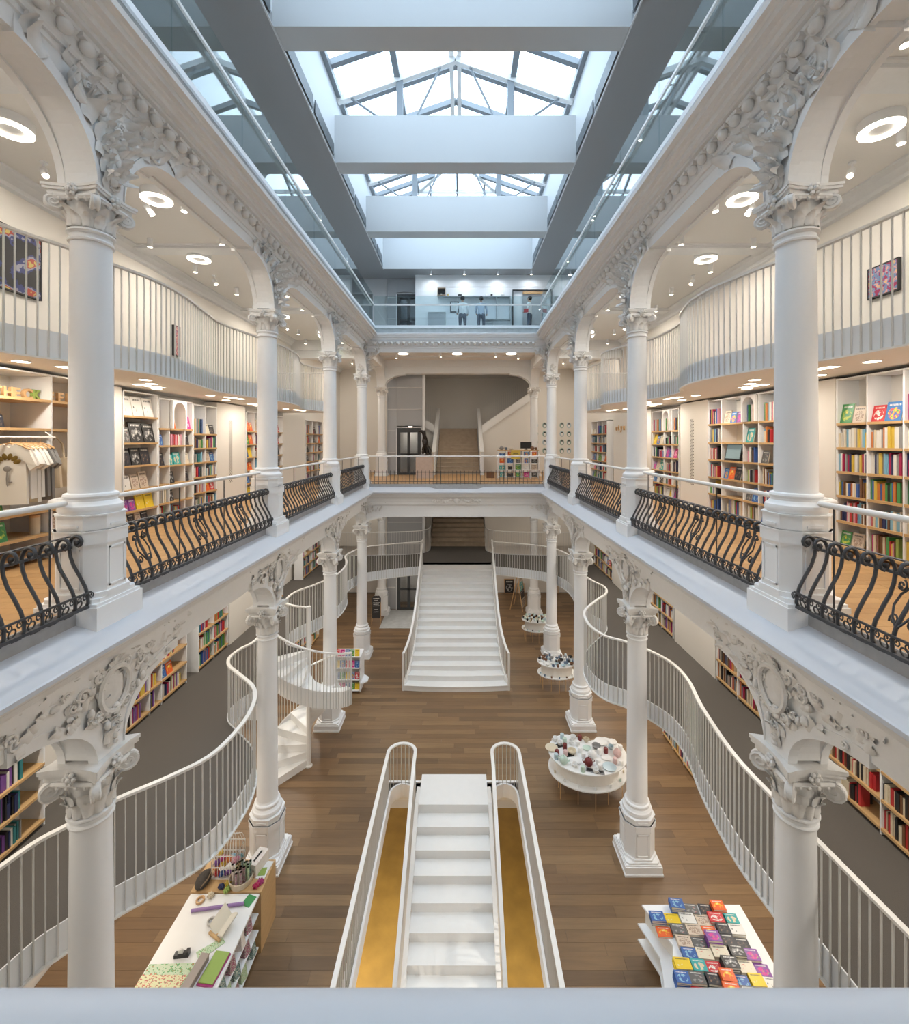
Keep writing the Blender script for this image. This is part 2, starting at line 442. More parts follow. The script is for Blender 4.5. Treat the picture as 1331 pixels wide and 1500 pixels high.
# ---- first upper storey floor (oak) with its ceiling below
def slab(name, poly, z0, z1, m, label=None):
    mb = MB(); mb.prism(poly, z0, z1); o = mb.build(name, m); struct(o, label)
    bm = bmesh.new(); bm.from_mesh(o.data); bmesh.ops.triangulate(bm, faces=[f for f in bm.faces if len(f.verts) > 4]); bm.to_mesh(o.data); bm.free()
    return o
U = [(-WX, Y0), (-3.46, Y0), (-3.46, 16.38), (3.46, 16.38), (3.46, Y0), (WX, Y0), (WX, YB), (-WX, YB)]
l1 = slab('floor', U, 5.55, Z_L1-0.02, M['ceil'], 'oak floor of the upper gallery')
mb = MB(); mb.box(-3.4, Y0, 5.6, 3.4, 0.28, Z_L1-0.02)
struct(mb.build('floor', M['ceil']), 'near end of the upper gallery floor')
mb = MB(); rr = random.Random(3)
for s in (-1, 1):
    x = 3.5
    y = Y0
    while y < YB-0.1:
        xx = 3.5
        while xx < WX-0.05:
            e = min(WX-0.02, xx+rr.uniform(0.9, 1.8))
            if WX-e < 0.3: e = WX-0.02
            if not (y > 16.3):
                mb.box(s*xx, y+0.0015, Z_L1-0.02, s*(e-0.003), y+0.1385, Z_L1+rr.uniform(-0.001, 0.0), rr.randrange(3))
            xx = e
        y += 0.14
y = 16.42
while y < 25.8:
    xx = -WX+0.02
    while xx < WX-0.05:
        e = min(WX-0.02, xx+rr.uniform(1.0, 2.0))
        if WX-e < 0.3: e = WX-0.02
        mb.box(xx, y+0.0015, Z_L1-0.02, e-0.003, y+0.1385, Z_L1+rr.uniform(-0.001, 0.0), rr.randrange(3)); xx = e
    y += 0.14
tag(mb.build('planks', M['plank2'], l1), kind='stuff')

# ---- wavy mezzanine paths (left, right; lower and upper)
M1L_A = [(-4.75, -1.6), (-4.75, 0.5), (-4.65, 2.4), (-4.25, 4.26), (-4.02, 4.71), (-3.78, 5.04), (-3.38, 5.4), (-3.08, 5.78), (-3.0, 6.41), (-3.09, 6.96),
         (-3.31, 7.36), (-3.75, 7.76), (-4.06, 8.04), (-4.2, 8.34), (-4.17, 8.69), (-4.05, 9.0), (-4.1, 9.5), (-4.3, 9.95), (-4.47, 10.25)]
M1L_B = [(-3.62, 10.83), (-3.95, 10.93), (-4.25, 11.14), (-4.36, 11.6), (-4.28, 12.05), (-4.02, 12.51), (-3.72, 13.2), (-3.6, 13.9), (-3.67, 14.8), (-3.94, 15.66), (-3.83, 16.38), (-3.52, 17.0),
         (-2.6, 17.5), (-1.95, 17.76), (-1.62, 17.86), (-1.46, 17.95), (-1.44, 18.2)]
M1R = [(4.4, -1.6), (4.2, 1.0), (4.02, 2.6), (3.9, 3.69), (3.82, 4.59), (3.76, 5.15), (3.74, 5.8), (3.87, 6.76), (4.05, 7.55), (4.05, 8.15), (3.82, 8.66), (3.52, 9.02),
       (3.18, 9.3), (3.02, 9.85), (3.13, 10.58), (3.62, 11.3), (4.06, 11.85), (4.17, 12.4), (3.98, 13.0), (3.86, 13.95), (4.02, 15.2), (3.92, 16.25), (3.43, 17.06),
       (2.6, 17.5), (1.95, 17.76), (1.62, 17.86), (1.46, 17.95), (1.44, 18.2)]
M2L = [(-4.75, -1.6), (-4.8, 1.5), (-4.7, 3.5), (-4.57, 4.57), (-4.37, 5.11), (-4.22, 5.65), (-4.10, 6.1), (-4.10, 6.75), (-4.29, 7.73), (-4.40, 8.41), (-4.25, 9.4), (-4.08, 10.21), (-4.05, 11.0),
       (-4.15, 11.7), (-4.40, 12.5), (-4.44, 12.95), (-4.38, 13.2), (-4.12, 13.9), (-4.05, 14.3), (-4.3, 14.6), (-6.0, 14.65)]
M2R = [(4.75, -1.6), (4.75, 1.5), (4.62, 3.4), (4.46, 4.24), (4.30, 5.1), (4.1, 5.56), (3.97, 5.96), (3.86, 6.41), (3.85, 7.04), (4.06, 7.81), (4.33, 8.36), (4.41, 9.2), (4.31, 9.86),
       (3.95, 10.6), (3.80, 11.1), (3.83, 11.5), (4.04, 12.1), (4.18, 12.7), (4.1, 13.3), (4.0, 13.9), (4.05, 14.3), (4.3, 14.6), (6.0, 14.65)]
PA, PB, PR = smooth_path(M1L_A), smooth_path(M1L_B), smooth_path(M1R)
P2L, P2R = smooth_path(M2L), smooth_path(M2R)
def xy(p): return [(q.x, q.y) for q in p]
def thin(p, k=3): return p[::k]+([p[-1]] if (len(p)-1) % k else [])
mezz = xy(thin(PA))+xy(thin(PB))+list(reversed(xy(thin(PR))))+[(WX, Y0), (WX, 19.6), (2.6, 19.75), (1.7, 20.0), (1.3, 20.6), (1.3, YB), (-1.3, YB), (-1.3, 20.6), (-1.7, 20.0), (-2.6, 19.75), (-WX, 19.6), (-WX, Y0)]
slab('floor', mezz, Z_M1-0.02, Z_M1, M['carpet'], 'grey carpeted floor of the lower mezzanine')
slab('ceiling', mezz, Z_M1-0.26, Z_M1-0.021, M['ceil'], 'underside of the lower mezzanine')
for s, p in ((-1, P2L), (1, P2R)):
    poly = xy(thin(p))+[(s*WX, 14.65), (s*WX, Y0)]
    slab('floor', poly, Z_M2-0.02, Z_M2, M['carpet'], 'floor of the upper mezzanine, %s side' % SIDE[s])
    slab('ceiling', poly, Z_M2-0.25, Z_M2-0.021, M['ceil'], 'white underside of the upper mezzanine with downlights, %s side' % SIDE[s])

# ---- ceiling over the upper mezzanines and back hall, floor of the top storey
U2 = [(-WX, Y0), (-3.45, Y0), (-3.45, 16.38), (3.45, 16.38), (3.45, Y0), (WX, Y0), (WX, YB), (-WX, YB)]
slab('ceiling', U2, Z_C, 11.75, M['ceil'], 'plastered ceiling with round lamps above the upper mezzanines')
U3 = [(-WX, Y0), (-3.36, Y0), (-3.36, 18.02), (3.36, 18.02), (3.36, Y0), (WX, Y0), (WX, 20.9), (-WX, 20.9)]
slab('floor', U3, 11.76, Z_L2, M['concrete'], 'floor slab of the top storey')
# wall cornice mouldings under that ceiling
for s in (-1, 1):
    mb = MB()
    mb.bars([(s*WX, Y0, Z_C), (s*WX, YB, Z_C)], [(0, 0), (s*0.20, 0), (s*0.20, -0.03), (s*0.12, -0.06), (s*0.06, -0.14), (s*0.06, -0.2), (0, -0.22)])
    struct(mb.build('trim_2', M['plaster']), 'moulded cornice along the %s mezzanine wall' % SIDE[s])
    mb = MB()
    for yb in CY[1:5]:
        mb.box(s*3.7, yb-0.16, Z_C-0.07, s*WX, yb+0.16, Z_C).box(s*3.7, yb-0.20, Z_C-0.03, s*WX, yb+0.20, Z_C)
    struct(mb.build('trim_3', M['plaster']), 'shallow ceiling beams above the %s mezzanine' % SIDE[s])
mb = MB()
for yb in (17.0, 19.2):
    mb.box(-3.4, yb-0.1, Z_C-0.05, 3.4, yb+0.1, Z_C)
struct(mb.build('trim_3', M['plaster']))
# cross walls closing the aisles at the back of the arcades
for s in (-1, 1):
    mb = MB(); mb.box(s*3.75, 22.7, Z_L1, s*WX, 22.85, Z_C)
    struct(mb.build('wall_hall_'+SIDE[s], M['wall']), 'lit cream wall at the %s end of the back hall' % SIDE[s])
# header beam across the hall aisle with moulding
for s in (-1, 1):
    mb = MB(); mb.box(s*3.7, 16.25, 10.95, s*WX, 16.6, Z_C).box(s*3.7, 16.18, 11.25, s*WX, 16.25, Z_C).box(s*3.7, 16.2, 10.95, s*WX, 16.25, 11.02)
    struct(mb.build('trim_4', M['plaster']), 'lintel across the %s end of the side aisle' % SIDE[s])

# ---- arcades
def arch_z(y, ys, zs, R, flat, step):
    """height of the underside at y between columns at ys"""
    b = 1e9
    for c in ys:
        d = abs(y-c)
        if d <= 0.17: return zs
        q = d-0.17
        if q < R: b = min(b, zs+(flat-step-zs)*math.sqrt(max(0, 1-(1-q/R)**2)))
    return flat if b > 1e8 else b
def arcade(name, ys, y0, y1, axis, face, thick, zs, flat, R, ztop, label, step=0.05, band=0.11):
    """axis 'y': wall in the plane x = face..face+thick (thick signed away from the atrium); axis 'x': plane y = face"""
    samp = set([y0, y1])
    for c in ys:
        for sg in (-1, 1):
            samp.add(c+sg*0.17); samp.add(c+sg*0.1701)
            for k in range(13): samp.add(c+sg*(0.17+R*(1-math.cos(PI/2*k/12))))
            samp.add(c+sg*(0.17+R+0.001))
    samp = sorted(q for q in samp if y0 <= q <= y1)
    root = struct(link(name, None), label)
    def strip(mb, a, b, up, zt=None, only=None):
        for i in range(len(samp)-1):
            p, q = samp[i], samp[i+1]
            if q-p < 1e-5: continue
            if only and not only(0.5*(p+q)): continue
            zp, zq = arch_z(p+1e-6, ys, zs, R, flat, step)+up, arch_z(q-1e-6, ys, zs, R, flat, step)+up
            tp, tq = (ztop, ztop) if zt is None else (zp+zt, zq+zt)
            vs = []
            for X in (a, b):
                for (Y, Z) in ((p, zp), (q, zq), (q, tq), (p, tp)):
                    vs.append((X, Y, Z) if axis == 'y' else (Y, X, Z))
            mb.add(vs, [(0,1,2,3),(7,6,5,4),(0,4,5,1),(1,5,6,2),(2,6,7,3),(3,7,4,0)])
    mb = MB(); e = thick*0.2
    strip(mb, face, face+e, 0); strip(mb, face+e, face+thick-e, 0.03); strip(mb, face+thick-e, face+thick, 0)
    mb.build('spandrel_wall', M['plaster'], root)
    if band:
        mb = MB(); pr = -0.018 if thick > 0 else 0.018
        strip(mb, face+pr, face, 0, band, lambda y: any(0.17 <= abs(y-c) <= 0.18+R for c in ys))
        mb.build('arch_band', M['plaster'], root)
    return root
ARC = {}
for s in (-1, 1):
    ARC['g', s] = arcade('wall_arcade', CY[1:], Y0, 20.6, 'y', s*3.32, s*0.37, 4.85, 5.48, 0.85, 5.95, 'white ground storey arcade wall on the %s, with carved spandrels' % SIDE[s])
    ARC['u', s] = arcade('wall_arcade', CY[1:], Y0, 20.6, 'y', s*3.32, s*0.37, 10.38, 11.18, 0.80, 11.75, 'white upper arcade wall on the %s, with carved spandrels' % SIDE[s])
ARC['gb'] = arcade('wall_arcade', [-HX, HX], -3.5, 3.5, 'x', 16.24, 0.36, 4.85, 5.15, 0.62, 5.95, 'white lintel wall across the far end of the atrium')
ARC['ub'] = arcade('wall_arcade', [-HX, HX], -3.5, 3.5, 'x', 16.24, 0.36, 10.38, 11.25, 0.30, 11.75, 'white upper lintel across the far end of the atrium', band=0)
ARC['uh'] = arcade('wall_arcade', [-HX, HX], -3.6, 3.6, 'x', 20.24, 0.36, 10.38, 11.0, 0.95, 11.6, 'white arch in front of the back stair hall')
ARC['gh'] = arcade('wall_arcade', [-HX, HX], -3.6, 3.6, 'x', 20.24, 0.36, 4.85, 5.3, 0.7, 5.55, 'lower arch in front of the back stair')
mb = MB(); mb.box(-3.4, 20.2, 11.02, 3.4, 20.24, 11.1).box(-3.4, 20.18, 11.3, 3.4, 20.24, 11.6)
struct(mb.build('trim_5', M['plaster']))

# ---- sweeps round the atrium: sill, fascia, cornice
def around(d, yb=16.22, base=3.32, z=0.0, kb=1.0):
    """path: left side, far end, right side, inset by d"""
    a = base-d; b = yb-d*kb
    return [(-a, Y0, z), (-a, b, z), (a, b, z), (a, Y0, z)]
def ring_sweep(prof, mats, name, label=None, smooth=None, kb=1.0):
    """prof: [(inset d, z)] open polyline, outline of a moulding"""
    mb = MB(); n = len(prof); vs = []
    for d, z in prof: vs.extend(around(d, z=z, kb=kb))
    fs = []; mi = []
    for i in range(n-1):
        for k in range(3): fs.append((i*4+k, i*4+k+1, (i+1)*4+k+1, (i+1)*4+k))
    mb.add(vs, fs)
    o = mb.build(name, mats, smooth=smooth); struct(o, label); return o
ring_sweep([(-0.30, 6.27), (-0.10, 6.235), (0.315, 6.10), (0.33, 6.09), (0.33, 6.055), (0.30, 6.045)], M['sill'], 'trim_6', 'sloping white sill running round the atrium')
ring_sweep([(0.30, 6.045), (0.28, 6.01), (0.22, 5.97), (0.19, 5.92), (0.10, 5.90), (0.08, 5.84), (0.05, 5.83), (0.045, 5.72), (0.025, 5.71), (0.02, 5.60), (0.0, 5.59), (-0.02, 5.55)], M['plaster'], 'trim_7', 'moulded fascia below the sill')
# kerb under the iron balustrades (grey stone)
mb = MB()
for s in (-1, 1):
    for i in range(-1, 4):
        ya = (CY[i]+0.28) if i >= 0 else Y0; yb2 = CY[i+1]-0.28
        mb.box(s*3.40, ya, 6.17, s*3.56, yb2, 6.335)
mb.box(-3.2, 16.30, 6.17, 3.2, 16.46, 6.335)
mb.prism([(-1.0, 16.30), (-0.75, 16.15), (0.75, 16.15), (1.0, 16.30)], 6.12, 6.335)
struct(mb.build('trim_8', M['kerb']), 'grey stone kerb under the iron balustrades')
ring_sweep([(0.0, 11.16), (0.02, 11.3), (0.035, 11.31), (0.04, 11.36), (0.06, 11.365), (0.065, 11.38)], M['plaster'], 'trim_9', 'frieze moulding under the bead course')
ring_sweep([(0.065, 11.38), (0.08, 11.40), (0.09, 11.50), (0.15, 11.57), (0.19, 11.58)], M['plaster'], 'trim_10', 'bead course of the atrium cornice', kb=0.6)
cor = ring_sweep([(0.19, 11.58), (0.19, 11.625), (0.25, 11.625), (0.255, 11.68), (0.29, 11.69), (0.30, 11.71), (0.36, 11.71), (0.365, 11.77), (0.39, 11.785), (0.44, 11.785), (0.45, 11.84), (0.40, 11.85), (-0.10, 11.86)], M['plaster'], 'trim_11', 'projecting cornice below the glass balustrade', kb=0.3)
# egg-shaped beads of the cornice, one by one
bm_ = MB(); bm_.ball((0, 0, 0), (0.058, 0.066, 0.066), 10, 7); bm_.box(-0.07, -0.09, 0.035, 0.04, 0.09, 0.075)
bead = bm_.mesh('cornice_bead', M['relief'], 40)
beads = []
y = 2.2
while y < 15.9:
    for s in (-1, 1): beads.append((s*(3.32-0.125), y, 11.48, 0 if s < 0 else PI))
    y += 0.225
x = -3.0
while x <= 3.0:
    beads.append((x, 16.22-0.085, 11.475, -PI/2)); x += 0.2143
for x_, y_, z_, r_ in beads: link('bead', bead, cor, (x_, y_, z_), (0, 0, r_))

# ---- top storey: walls, ceiling with the light well, beams, skylight
slab('wall_top_back', [(-1.95, 20.4), (WX, 20.4), (WX, 20.55), (-1.95, 20.55)], Z_L2, Z_SOF, M['white'], 'white wall of the top storey behind the people')
mb = MB(); mb.box(-WX, 20.9, Z_L2, -1.95, 21.0, Z_SOF)
struct(mb.build('wall_top_lift', M['greyceil']))
mb = MB()
XW, YW0, YW1 = 3.3, 0.6, 19.67
for a in ((-WX, Y0, -XW, YB), (XW, Y0, WX, YB), (-XW, Y0, XW, YW0), (-XW, YW1, XW, YB)):
    mb.box(a[0], a[1], Z_SOF, a[2], a[3], Z_SOF+0.25)
struct(mb.build('ceiling', M['soffit']), 'grey ceiling of the top storey round the light well')
mb = MB(); ZT = 17.45
mb.box(-XW-0.15, YW0, Z_SOF+0.25, -XW, YW1, ZT).box(XW, YW0, Z_SOF+0.25, XW+0.15, YW1, ZT)
mb.box(-XW, YW0-0.15, Z_SOF+0.25, XW, YW0, ZT).box(-XW, YW1, Z_SOF+0.25, XW, YW1+0.15, ZT)
mb.box(-XW, YW1-0.02, Z_SOF, XW, YW1, ZT).box(-XW-0.001, YW0, Z_SOF-0.02, -XW+0.03, YW1, Z_SOF).box(XW-0.03, YW0, Z_SOF-0.02, XW+0.001, YW1, Z_SOF)
struct(mb.build('wall_light_well', M['well']), 'white reveal of the light well under the skylight')
mb = MB()
for s in (-1, 1):
    for ya, yb2 in ((4.75, 8.0), (8.75, 12.0), (12.75, 16.0), (16.75, 19.3)):
        mid = 0.5*(ya+yb2)
        mb.box(s*(XW-0.02), ya, Z_SOF+0.10, s*(XW-0.035), mid-0.08, Z_SOF+0.42).box(s*(XW-0.02), mid+0.08, Z_SOF+0.10, s*(XW-0.035), yb2, Z_SOF+0.42)
struct(mb.build('trim_12', M['framedark']), 'dark ventilation slots along the light well')
for i, (a, b) in enumerate(((4.15, 4.67), (8.15, 8.67), (12.15, 12.67), (16.15, 16.67))):
    mb = MB(); mb.box(-XW, a, Z_SOF, XW, b, 16.85)
    struct(mb.build('trim_13', M['beam']), '%s white beam across the light well' % ORD[i])
sky = struct(link('window_1', None), 'glazed pitched skylight with steel trusses over the light well')
ZE, ZR = 17.6, 18.75
def roofz(x): return ZR-(ZR-ZE)*abs(x)/XW
YR = 16.9          # ridge end, hip beyond
def beam(mb, a, b, w, h, mi=0):
    a = Vector(a); b = Vector(b); d = (b-a); L = d.length; d.normalize()
    side = d.cross(Vector((0, 0, 1)))
    side = side.normalized() if side.length > 1e-4 else Vector((1, 0, 0))
    up = side.cross(d)
    T = Matrix((( *[side.x, d.x, up.x], a.x), (*[side.y, d.y, up.y], a.y), (*[side.z, d.z, up.z], a.z), (0, 0, 0, 1)))
    mb.box(-w/2, 0, -h/2, w/2, L, h/2, mi, T)
ys = [0.6+1.3583*i for i in range(13)]
ys[-1] = YR
for y in ys:
    for s in (-1, 1):
        mb = MB(); beam(mb, (0, y, ZR+0.04), (s*XW, y, ZE+0.04), 0.15, 0.16); mb.build('rafter', M['frame'], sky)
for y in (4.41, 8.41, 12.41, 16.41):
    for s in (-1, 1):
        mb = MB(); beam(mb, (0, y, ZR-0.16), (s*XW, y, ZE-0.16), 0.14, 0.16); mb.build('truss_chord', M['steel'], sky)
        for a, b in (((0.35, ZR-0.24), (1.15, 16.85)), ((2.9, ZE-0.1), (1.95, 16.85))):
            mb = MB(); mb.tube([(s*a[0], y, a[1]), (s*b[0], y, b[1])], 0.032, 6); mb.build('tie_rod', M['frame'], sky)
        mb = MB(); mb.box(s*1.55-0.09, y-0.05, 16.85, s*1.55+0.09, y+0.05, roofz(1.55)-0.1); mb.build('post', M['frame'], sky)
for s in (-1, 1):
    mb = MB(); beam(mb, (s*1.62, 0.6, roofz(1.62)-0.05), (s*1.62, YR+1.2, roofz(1.62)-0.05), 0.16, 0.18); mb.build('purlin', M['frame'], sky)
    mb = MB(); beam(mb, (s*(XW-0.05), 0.6, ZE-0.03), (s*(XW-0.05), YW1, ZE-0.03), 0.14, 0.18); mb.build('eaves_rail', M['frame'], sky)
    mb = MB(); beam(mb, (s*0.11, 0.6, ZR-0.02), (s*0.11, YR, ZR-0.02), 0.12, 0.24); mb.build('ridge_rail', M['steel'], sky)
    mb = MB(); beam(mb, (0, YR, ZR-0.02), (s*XW, YW1, ZE), 0.13, 0.16); mb.build('hip_rafter', M['steel'], sky)
    mb = MB(); beam(mb, (s*1.1, YR+0.95, ZR-0.40), (s*1.1, YW1, ZE), 0.07, 0.1); mb.build('rafter', M['frame'], sky)
    for y in (17.6, 18.3, 19.0):
        x = XW*(y-YR)/(YW1-YR)
        mb = MB(); beam(mb, (s*x, y, roofz(x)+0.03), (s*XW, y, ZE+0.03), 0.12, 0.15); mb.build('rafter', M['frame'], sky)
mb = MB(); mb.box(-1.65, 18.2, roofz(1.62)-0.07, 1.65, 18.3, roofz(1.62)+0.05); mb.build('purlin', M['steel'], sky)
mb = MB(); beam(mb, (0, YR, ZR-0.02), (0, YW1, ZE), 0.08, 0.1); mb.build('rafter', M['frame'], sky)
def pane(pts):
    mb = MB(); vs = [Vector(p) for p in pts]; n = len(vs)
    d = Vector((0, 0, 0.014))
    mb.add(vs+[p+d for p in vs], [tuple(range(n)), tuple(range(2*n-1, n-1, -1))]+[(k, (k+1) % n, n+(k+1) % n, n+k) for k in range(n)])
    mb.build('pane', M['pane'], sky)
for i in range(len(ys)-1):
    for s in (-1, 1):
        for xa, xb in ((0.0, 1.62), (1.62, XW)):
            pane([(s*xa, ys[i], roofz(xa)+0.1), (s*xb, ys[i], roofz(xb)+0.1), (s*xb, ys[i+1], roofz(xb)+0.1), (s*xa, ys[i+1], roofz(xa)+0.1)])
for s in (-1, 1):
    pane([(0, YR, ZR+0.1), (s*XW, YW1, ZE+0.1), (s*XW, YR, ZE+0.1)])
    pane([(0, YR, ZR+0.1), (s*XW, YW1, ZE+0.1), (0, YW1, ZE+0.1)])
# gable closing the near end
mb = MB(); mb.add([(-XW, 0.6, ZT), (XW, 0.6, ZT), (XW, 0.6, ZE+.1), (0, 0.6, ZR+.1), (-XW, 0.6, ZE+.1)], [(0, 1, 2, 3, 4)])
struct(mb.build('wall_gable', M['well']))
for s in (-1, 1):
    mb = MB(); mb.box(s*XW, 0.6, ZT, s*(XW+0.1), YW1, ZE+0.1); struct(mb.build('wall_upstand', M['well']))
mb = MB(); mb.box(-XW, YW1, ZT, XW, YW1+0.1, ZE+0.1); struct(mb.build('wall_upstand', M['well']))
# ================================================================ COLUMNS
def octa(h, c): return [(h, -c), (h, c), (c, h), (-c, h), (-h, c), (-h, -c), (-c, -h), (c, -h)]
def sq(h): return [(h, -h), (h, h), (-h, h), (-h, -h)]
def leaf_grid(mb, base, direction, up, w, h, curl, mi=0, n=4):
    """acanthus leaf: bent tapering strip with a midrib"""
    base = Vector(base); d = Vector(direction).normalized(); up = Vector(up).normalized(); sd = up.cross(d).normalized()
    rows = []
    for i in range(n+1):
        t = i/n; ww = w*(0.75+0.5*math.sin(t*PI*0.8))*(1-0.65*t*t)*0.5
        out = curl*t*t*t; z = h*(t-0.22*t*t*t)
        c = base+up*z+d*out
        rows.append([c-sd*ww-d*0.004, c-sd*ww*0.5+d*0.010*(1-t)+d*0.004, c+d*0.018*(1-0.5*t), c+sd*ww*0.5+d*0.010*(1-t)+d*0.004, c+sd*ww-d*0.004])
    mb.sheet(rows, mi)
def spiral(c, ax, az, r0, r1, turns, a0=0.0, n=22):
    c = Vector(c); ax = Vector(ax); az = Vector(az); out = []
    for i in range(n+1):
        t = i/n; a = a0+turns*2*PI*t; r = r0+(r1-r0)*t
        out.append(c+ax*(r*math.cos(a))+az*(r*math.sin(a)))
    return out
def capital_mesh(h, r, half):
    mb = MB()
    bell = [(r, 0), (r+0.005, 0.08*h), (r*1.02, 0.45*h), (r*1.18, 0.66*h), (r*1.25, 0.74*h)]
    mb.lathe(bell, 24)
    for k in range(12):                                     # lower and upper leaves
        a = 2*PI*k/12; d = (math.cos(a), math.sin(a), 0)
        leaf_grid(mb, (r*1.07*d[0], r*1.07*d[1], 0.02*h), d, (0, 0, 1), 0.095, 0.40*h, 0.06)
    for k in range(8):
        a = 2*PI*(k+0.5)/8; d = (math.cos(a), math.sin(a), 0)
        leaf_grid(mb, (r*1.06*d[0], r*1.06*d[1], 0.16*h), d, (0, 0, 1), 0.115, 0.46*h, 0.08)
    for k in range(4):                                      # corner volutes
        a = PI/4+k*PI/2; d = Vector((math.cos(a), math.sin(a), 0)); t = Vector((-d.y, d.x, 0))
        c = d*(half*1.13)+Vector((0, 0, 0.58*h))
        for off in (-0.022, 0.022):
            mb.tube(spiral(c+t*off, d, Vector((0, 0, 1)), 0.105*h/0.5, 0.012, 2.1, PI*0.55), 0.017, 5)
        mb.lathe([(0.085*h/0.5, -0.028), (0.085*h/0.5, 0.028)], 12, T=Matrix.Translation(c) @ Matrix((( *(d.x, 0, t.x), 0), (*(d.y, 0, t.y), 0), (*(0, 1, 0), 0), (0, 0, 0, 1))))
        mb.tube([d*(r*1.1)+Vector((0, 0, 0.5*h)), d*(half*0.95)+Vector((0, 0, 0.74*h)), d*(half*1.18)+Vector((0, 0, 0.77*h))], [0.02, 0.025, 0.03], 6)
        # echinus roll with eggs on each face, flower in the middle of the abacus
        b = k*PI/2; e = Vector((math.cos(b), math.sin(b), 0)); u = Vector((-e.y, e.x, 0))
        mb.tube([e*(half*0.82)+u*q*half*0.8+Vector((0, 0, 0.70*h)) for q in (-1, -0.5, 0, 0.5, 1)], 0.028, 6)
        for q in (-0.5, -0.17, 0.17, 0.5): mb.ball(e*(half*0.84)+u*q*half+Vector((0, 0, 0.655*h)), (0.026, 0.026, 0.028), 6, 4)
        fc = e*(half*0.96)+Vector((0, 0, 0.84*h))
        mb.ball(fc+e*0.015, 0.026, 6, 4)
        for q in range(6): mb.ball(fc+u*(0.042*math.cos(q*PI/3))+Vector((0, 0, 0.042*math.sin(q*PI/3))), 0.024, 5, 4)
    ab = []
    for k in range(4):                                       # abacus with hollow sides
        a = k*PI/2; e = Vector((math.cos(a), math.sin(a), 0)); u = Vector((-e.y, e.x, 0))
        for q in (-0.9, -0.55, 0, 0.55, 0.9):
            ab.append(e*(half*(0.86+0.22*abs(q)**2))+u*q*half*1.12)
    ab = [(p.x, p.y) for p in ab]
    mb.prism([(x*0.9, y*0.9) for x, y in ab], 0.76*h, 0.86*h); mb.prism(ab, 0.86*h, 0.93*h); mb.prism([(x*1.04, y*1.04) for x, y in ab], 0.93*h, h)
    return mb.mesh('capital', M['relief'], 45)
def column_parts(kind):
    P = []
    if kind == 'g':
        zp, ph, oh, oc, z1, z2, z3, zb, zn, zc, zt, r0, r1, half = 0.0, 0.338, 0.275, 0.135, 0.26, 0.74, 0.86, 0.97, 4.20, 4.32, 4.85, 0.188, 0.168, 0.265
        ptop = 0.16; base_h = 0.235
    else:
        zp, ph, oh, oc, z1, z2, z3, zb, zn, zc, zt, r0, r1, half = 6.11, 0.295, 0.252, 0.125, 6.5, 6.96, 7.09, 7.24, 9.88, 10.0, 10.38, 0.182, 0.166, 0.25
        ptop = 6.385; base_h = 0.20
    b = MB(); b.prism(sq(ph), zp, ptop)
    if kind == 'g': b.prism(sq(ph+0.012), zp, zp+0.035)
    k = (z1-ptop)
    b.prism(sq(ph-0.015), ptop, ptop+0.25*k); b.prism(octa(ph-0.028, ph-0.075), ptop+0.25*k, ptop+0.6*k); b.prism(octa(oh+0.02, oc+0.02), ptop+0.6*k, z1)
    P.append(('plinth', b.mesh('plinth', M['white'])))
    b = MB(); b.prism(octa(oh, oc), z1, z2+0.01)
    b.prism(octa(oh+0.014, oc+0.008), z2, z3); b.prism(octa(oh+0.022, oc+0.01), z3-0.015, z3); b.prism(octa(oh-0.004, oc-0.002), z3, zb-0.012); b.prism(octa(oh+0.008, oc+0.004), zb-0.014, zb)
    w = oc-0.025
    for q in range(4):                                        # framed panels
        T = Matrix.Rotation(q*PI/2, 4, 'Z')
        for (ya, za, yb_, zb_) in ((-w, z1+0.04, -w+0.018, z2-0.04), (w-0.018, z1+0.04, w, z2-0.04), (-w, z1+0.04, w, z1+0.058), (-w, z2-0.058, w, z2-0.04), (-w*0.8, z3+0.03, w*0.8, z3+0.055)):
            b.box(oh-0.002, ya, za, oh+0.008, yb_, zb_, 0, T)
    P.append(('pedestal', b.mesh('pedestal', M['white'])))
    b = MB(); R = r0
    b.lathe([(R+0.06, 0), (R+0.075, 0.02), (R+0.08, 0.05), (R+0.072, 0.08), (R+0.05, 0.095), (R+0.045, 0.105), (R+0.03, 0.12), (R+0.028, 0.145), (R+0.034, 0.152), (R+0.042, 0.17), (R+0.034, 0.19), (R+0.01, 0.2), (R, base_h)], 32, (0, 0, zb))
    P.append(('base_moulding', b.mesh('base_moulding', M['white'], 35)))
    b = MB(); n = 8
    b.lathe([(r0-(r0-r1)*((i/n)**1.4), zb+base_h+(zn-zb-base_h)*i/n) for i in range(n+1)], 36)
    P.append(('shaft', b.mesh('shaft', M['white'], 60)))
    b = MB(); H = zc-zn; R = r1
    b.lathe([(R, 0), (R+0.018, 0.05*H), (R+0.022, 0.18*H), (R+0.016, 0.28*H), (R+0.004, 0.32*H), (R+0.004, 0.62*H), (R+0.016, 0.66*H), (R+0.03, 0.78*H), (R+0.028, 0.92*H), (R+0.01, H)], 32, (0, 0, zn))
    P.append(('neck_ring', b.mesh('neck_ring', M['white'], 35)))
    me = capital_mesh(zt-zc, r1, half)
    P.append(('capital', me, zc))
    return P
PARTS = {k: column_parts(k) for k in 'gu'}
def column(kind, s, i):
    where = 'ground floor' if kind == 'g' else 'upper gallery'
    nm = ('nearest', 'second', 'third', 'fourth', 'rearmost')[i-1]
    root = thing('column', '%s white column with carved capital on the %s, %s side' % (nm, where, SIDE[s]), 'column', (s*HX, CY[i], 0), 0, 'columns of the %s' % where)
    for p in PARTS[kind]:
        link(p[0], p[1], root, (0, 0, p[2] if len(p) > 2 else 0))
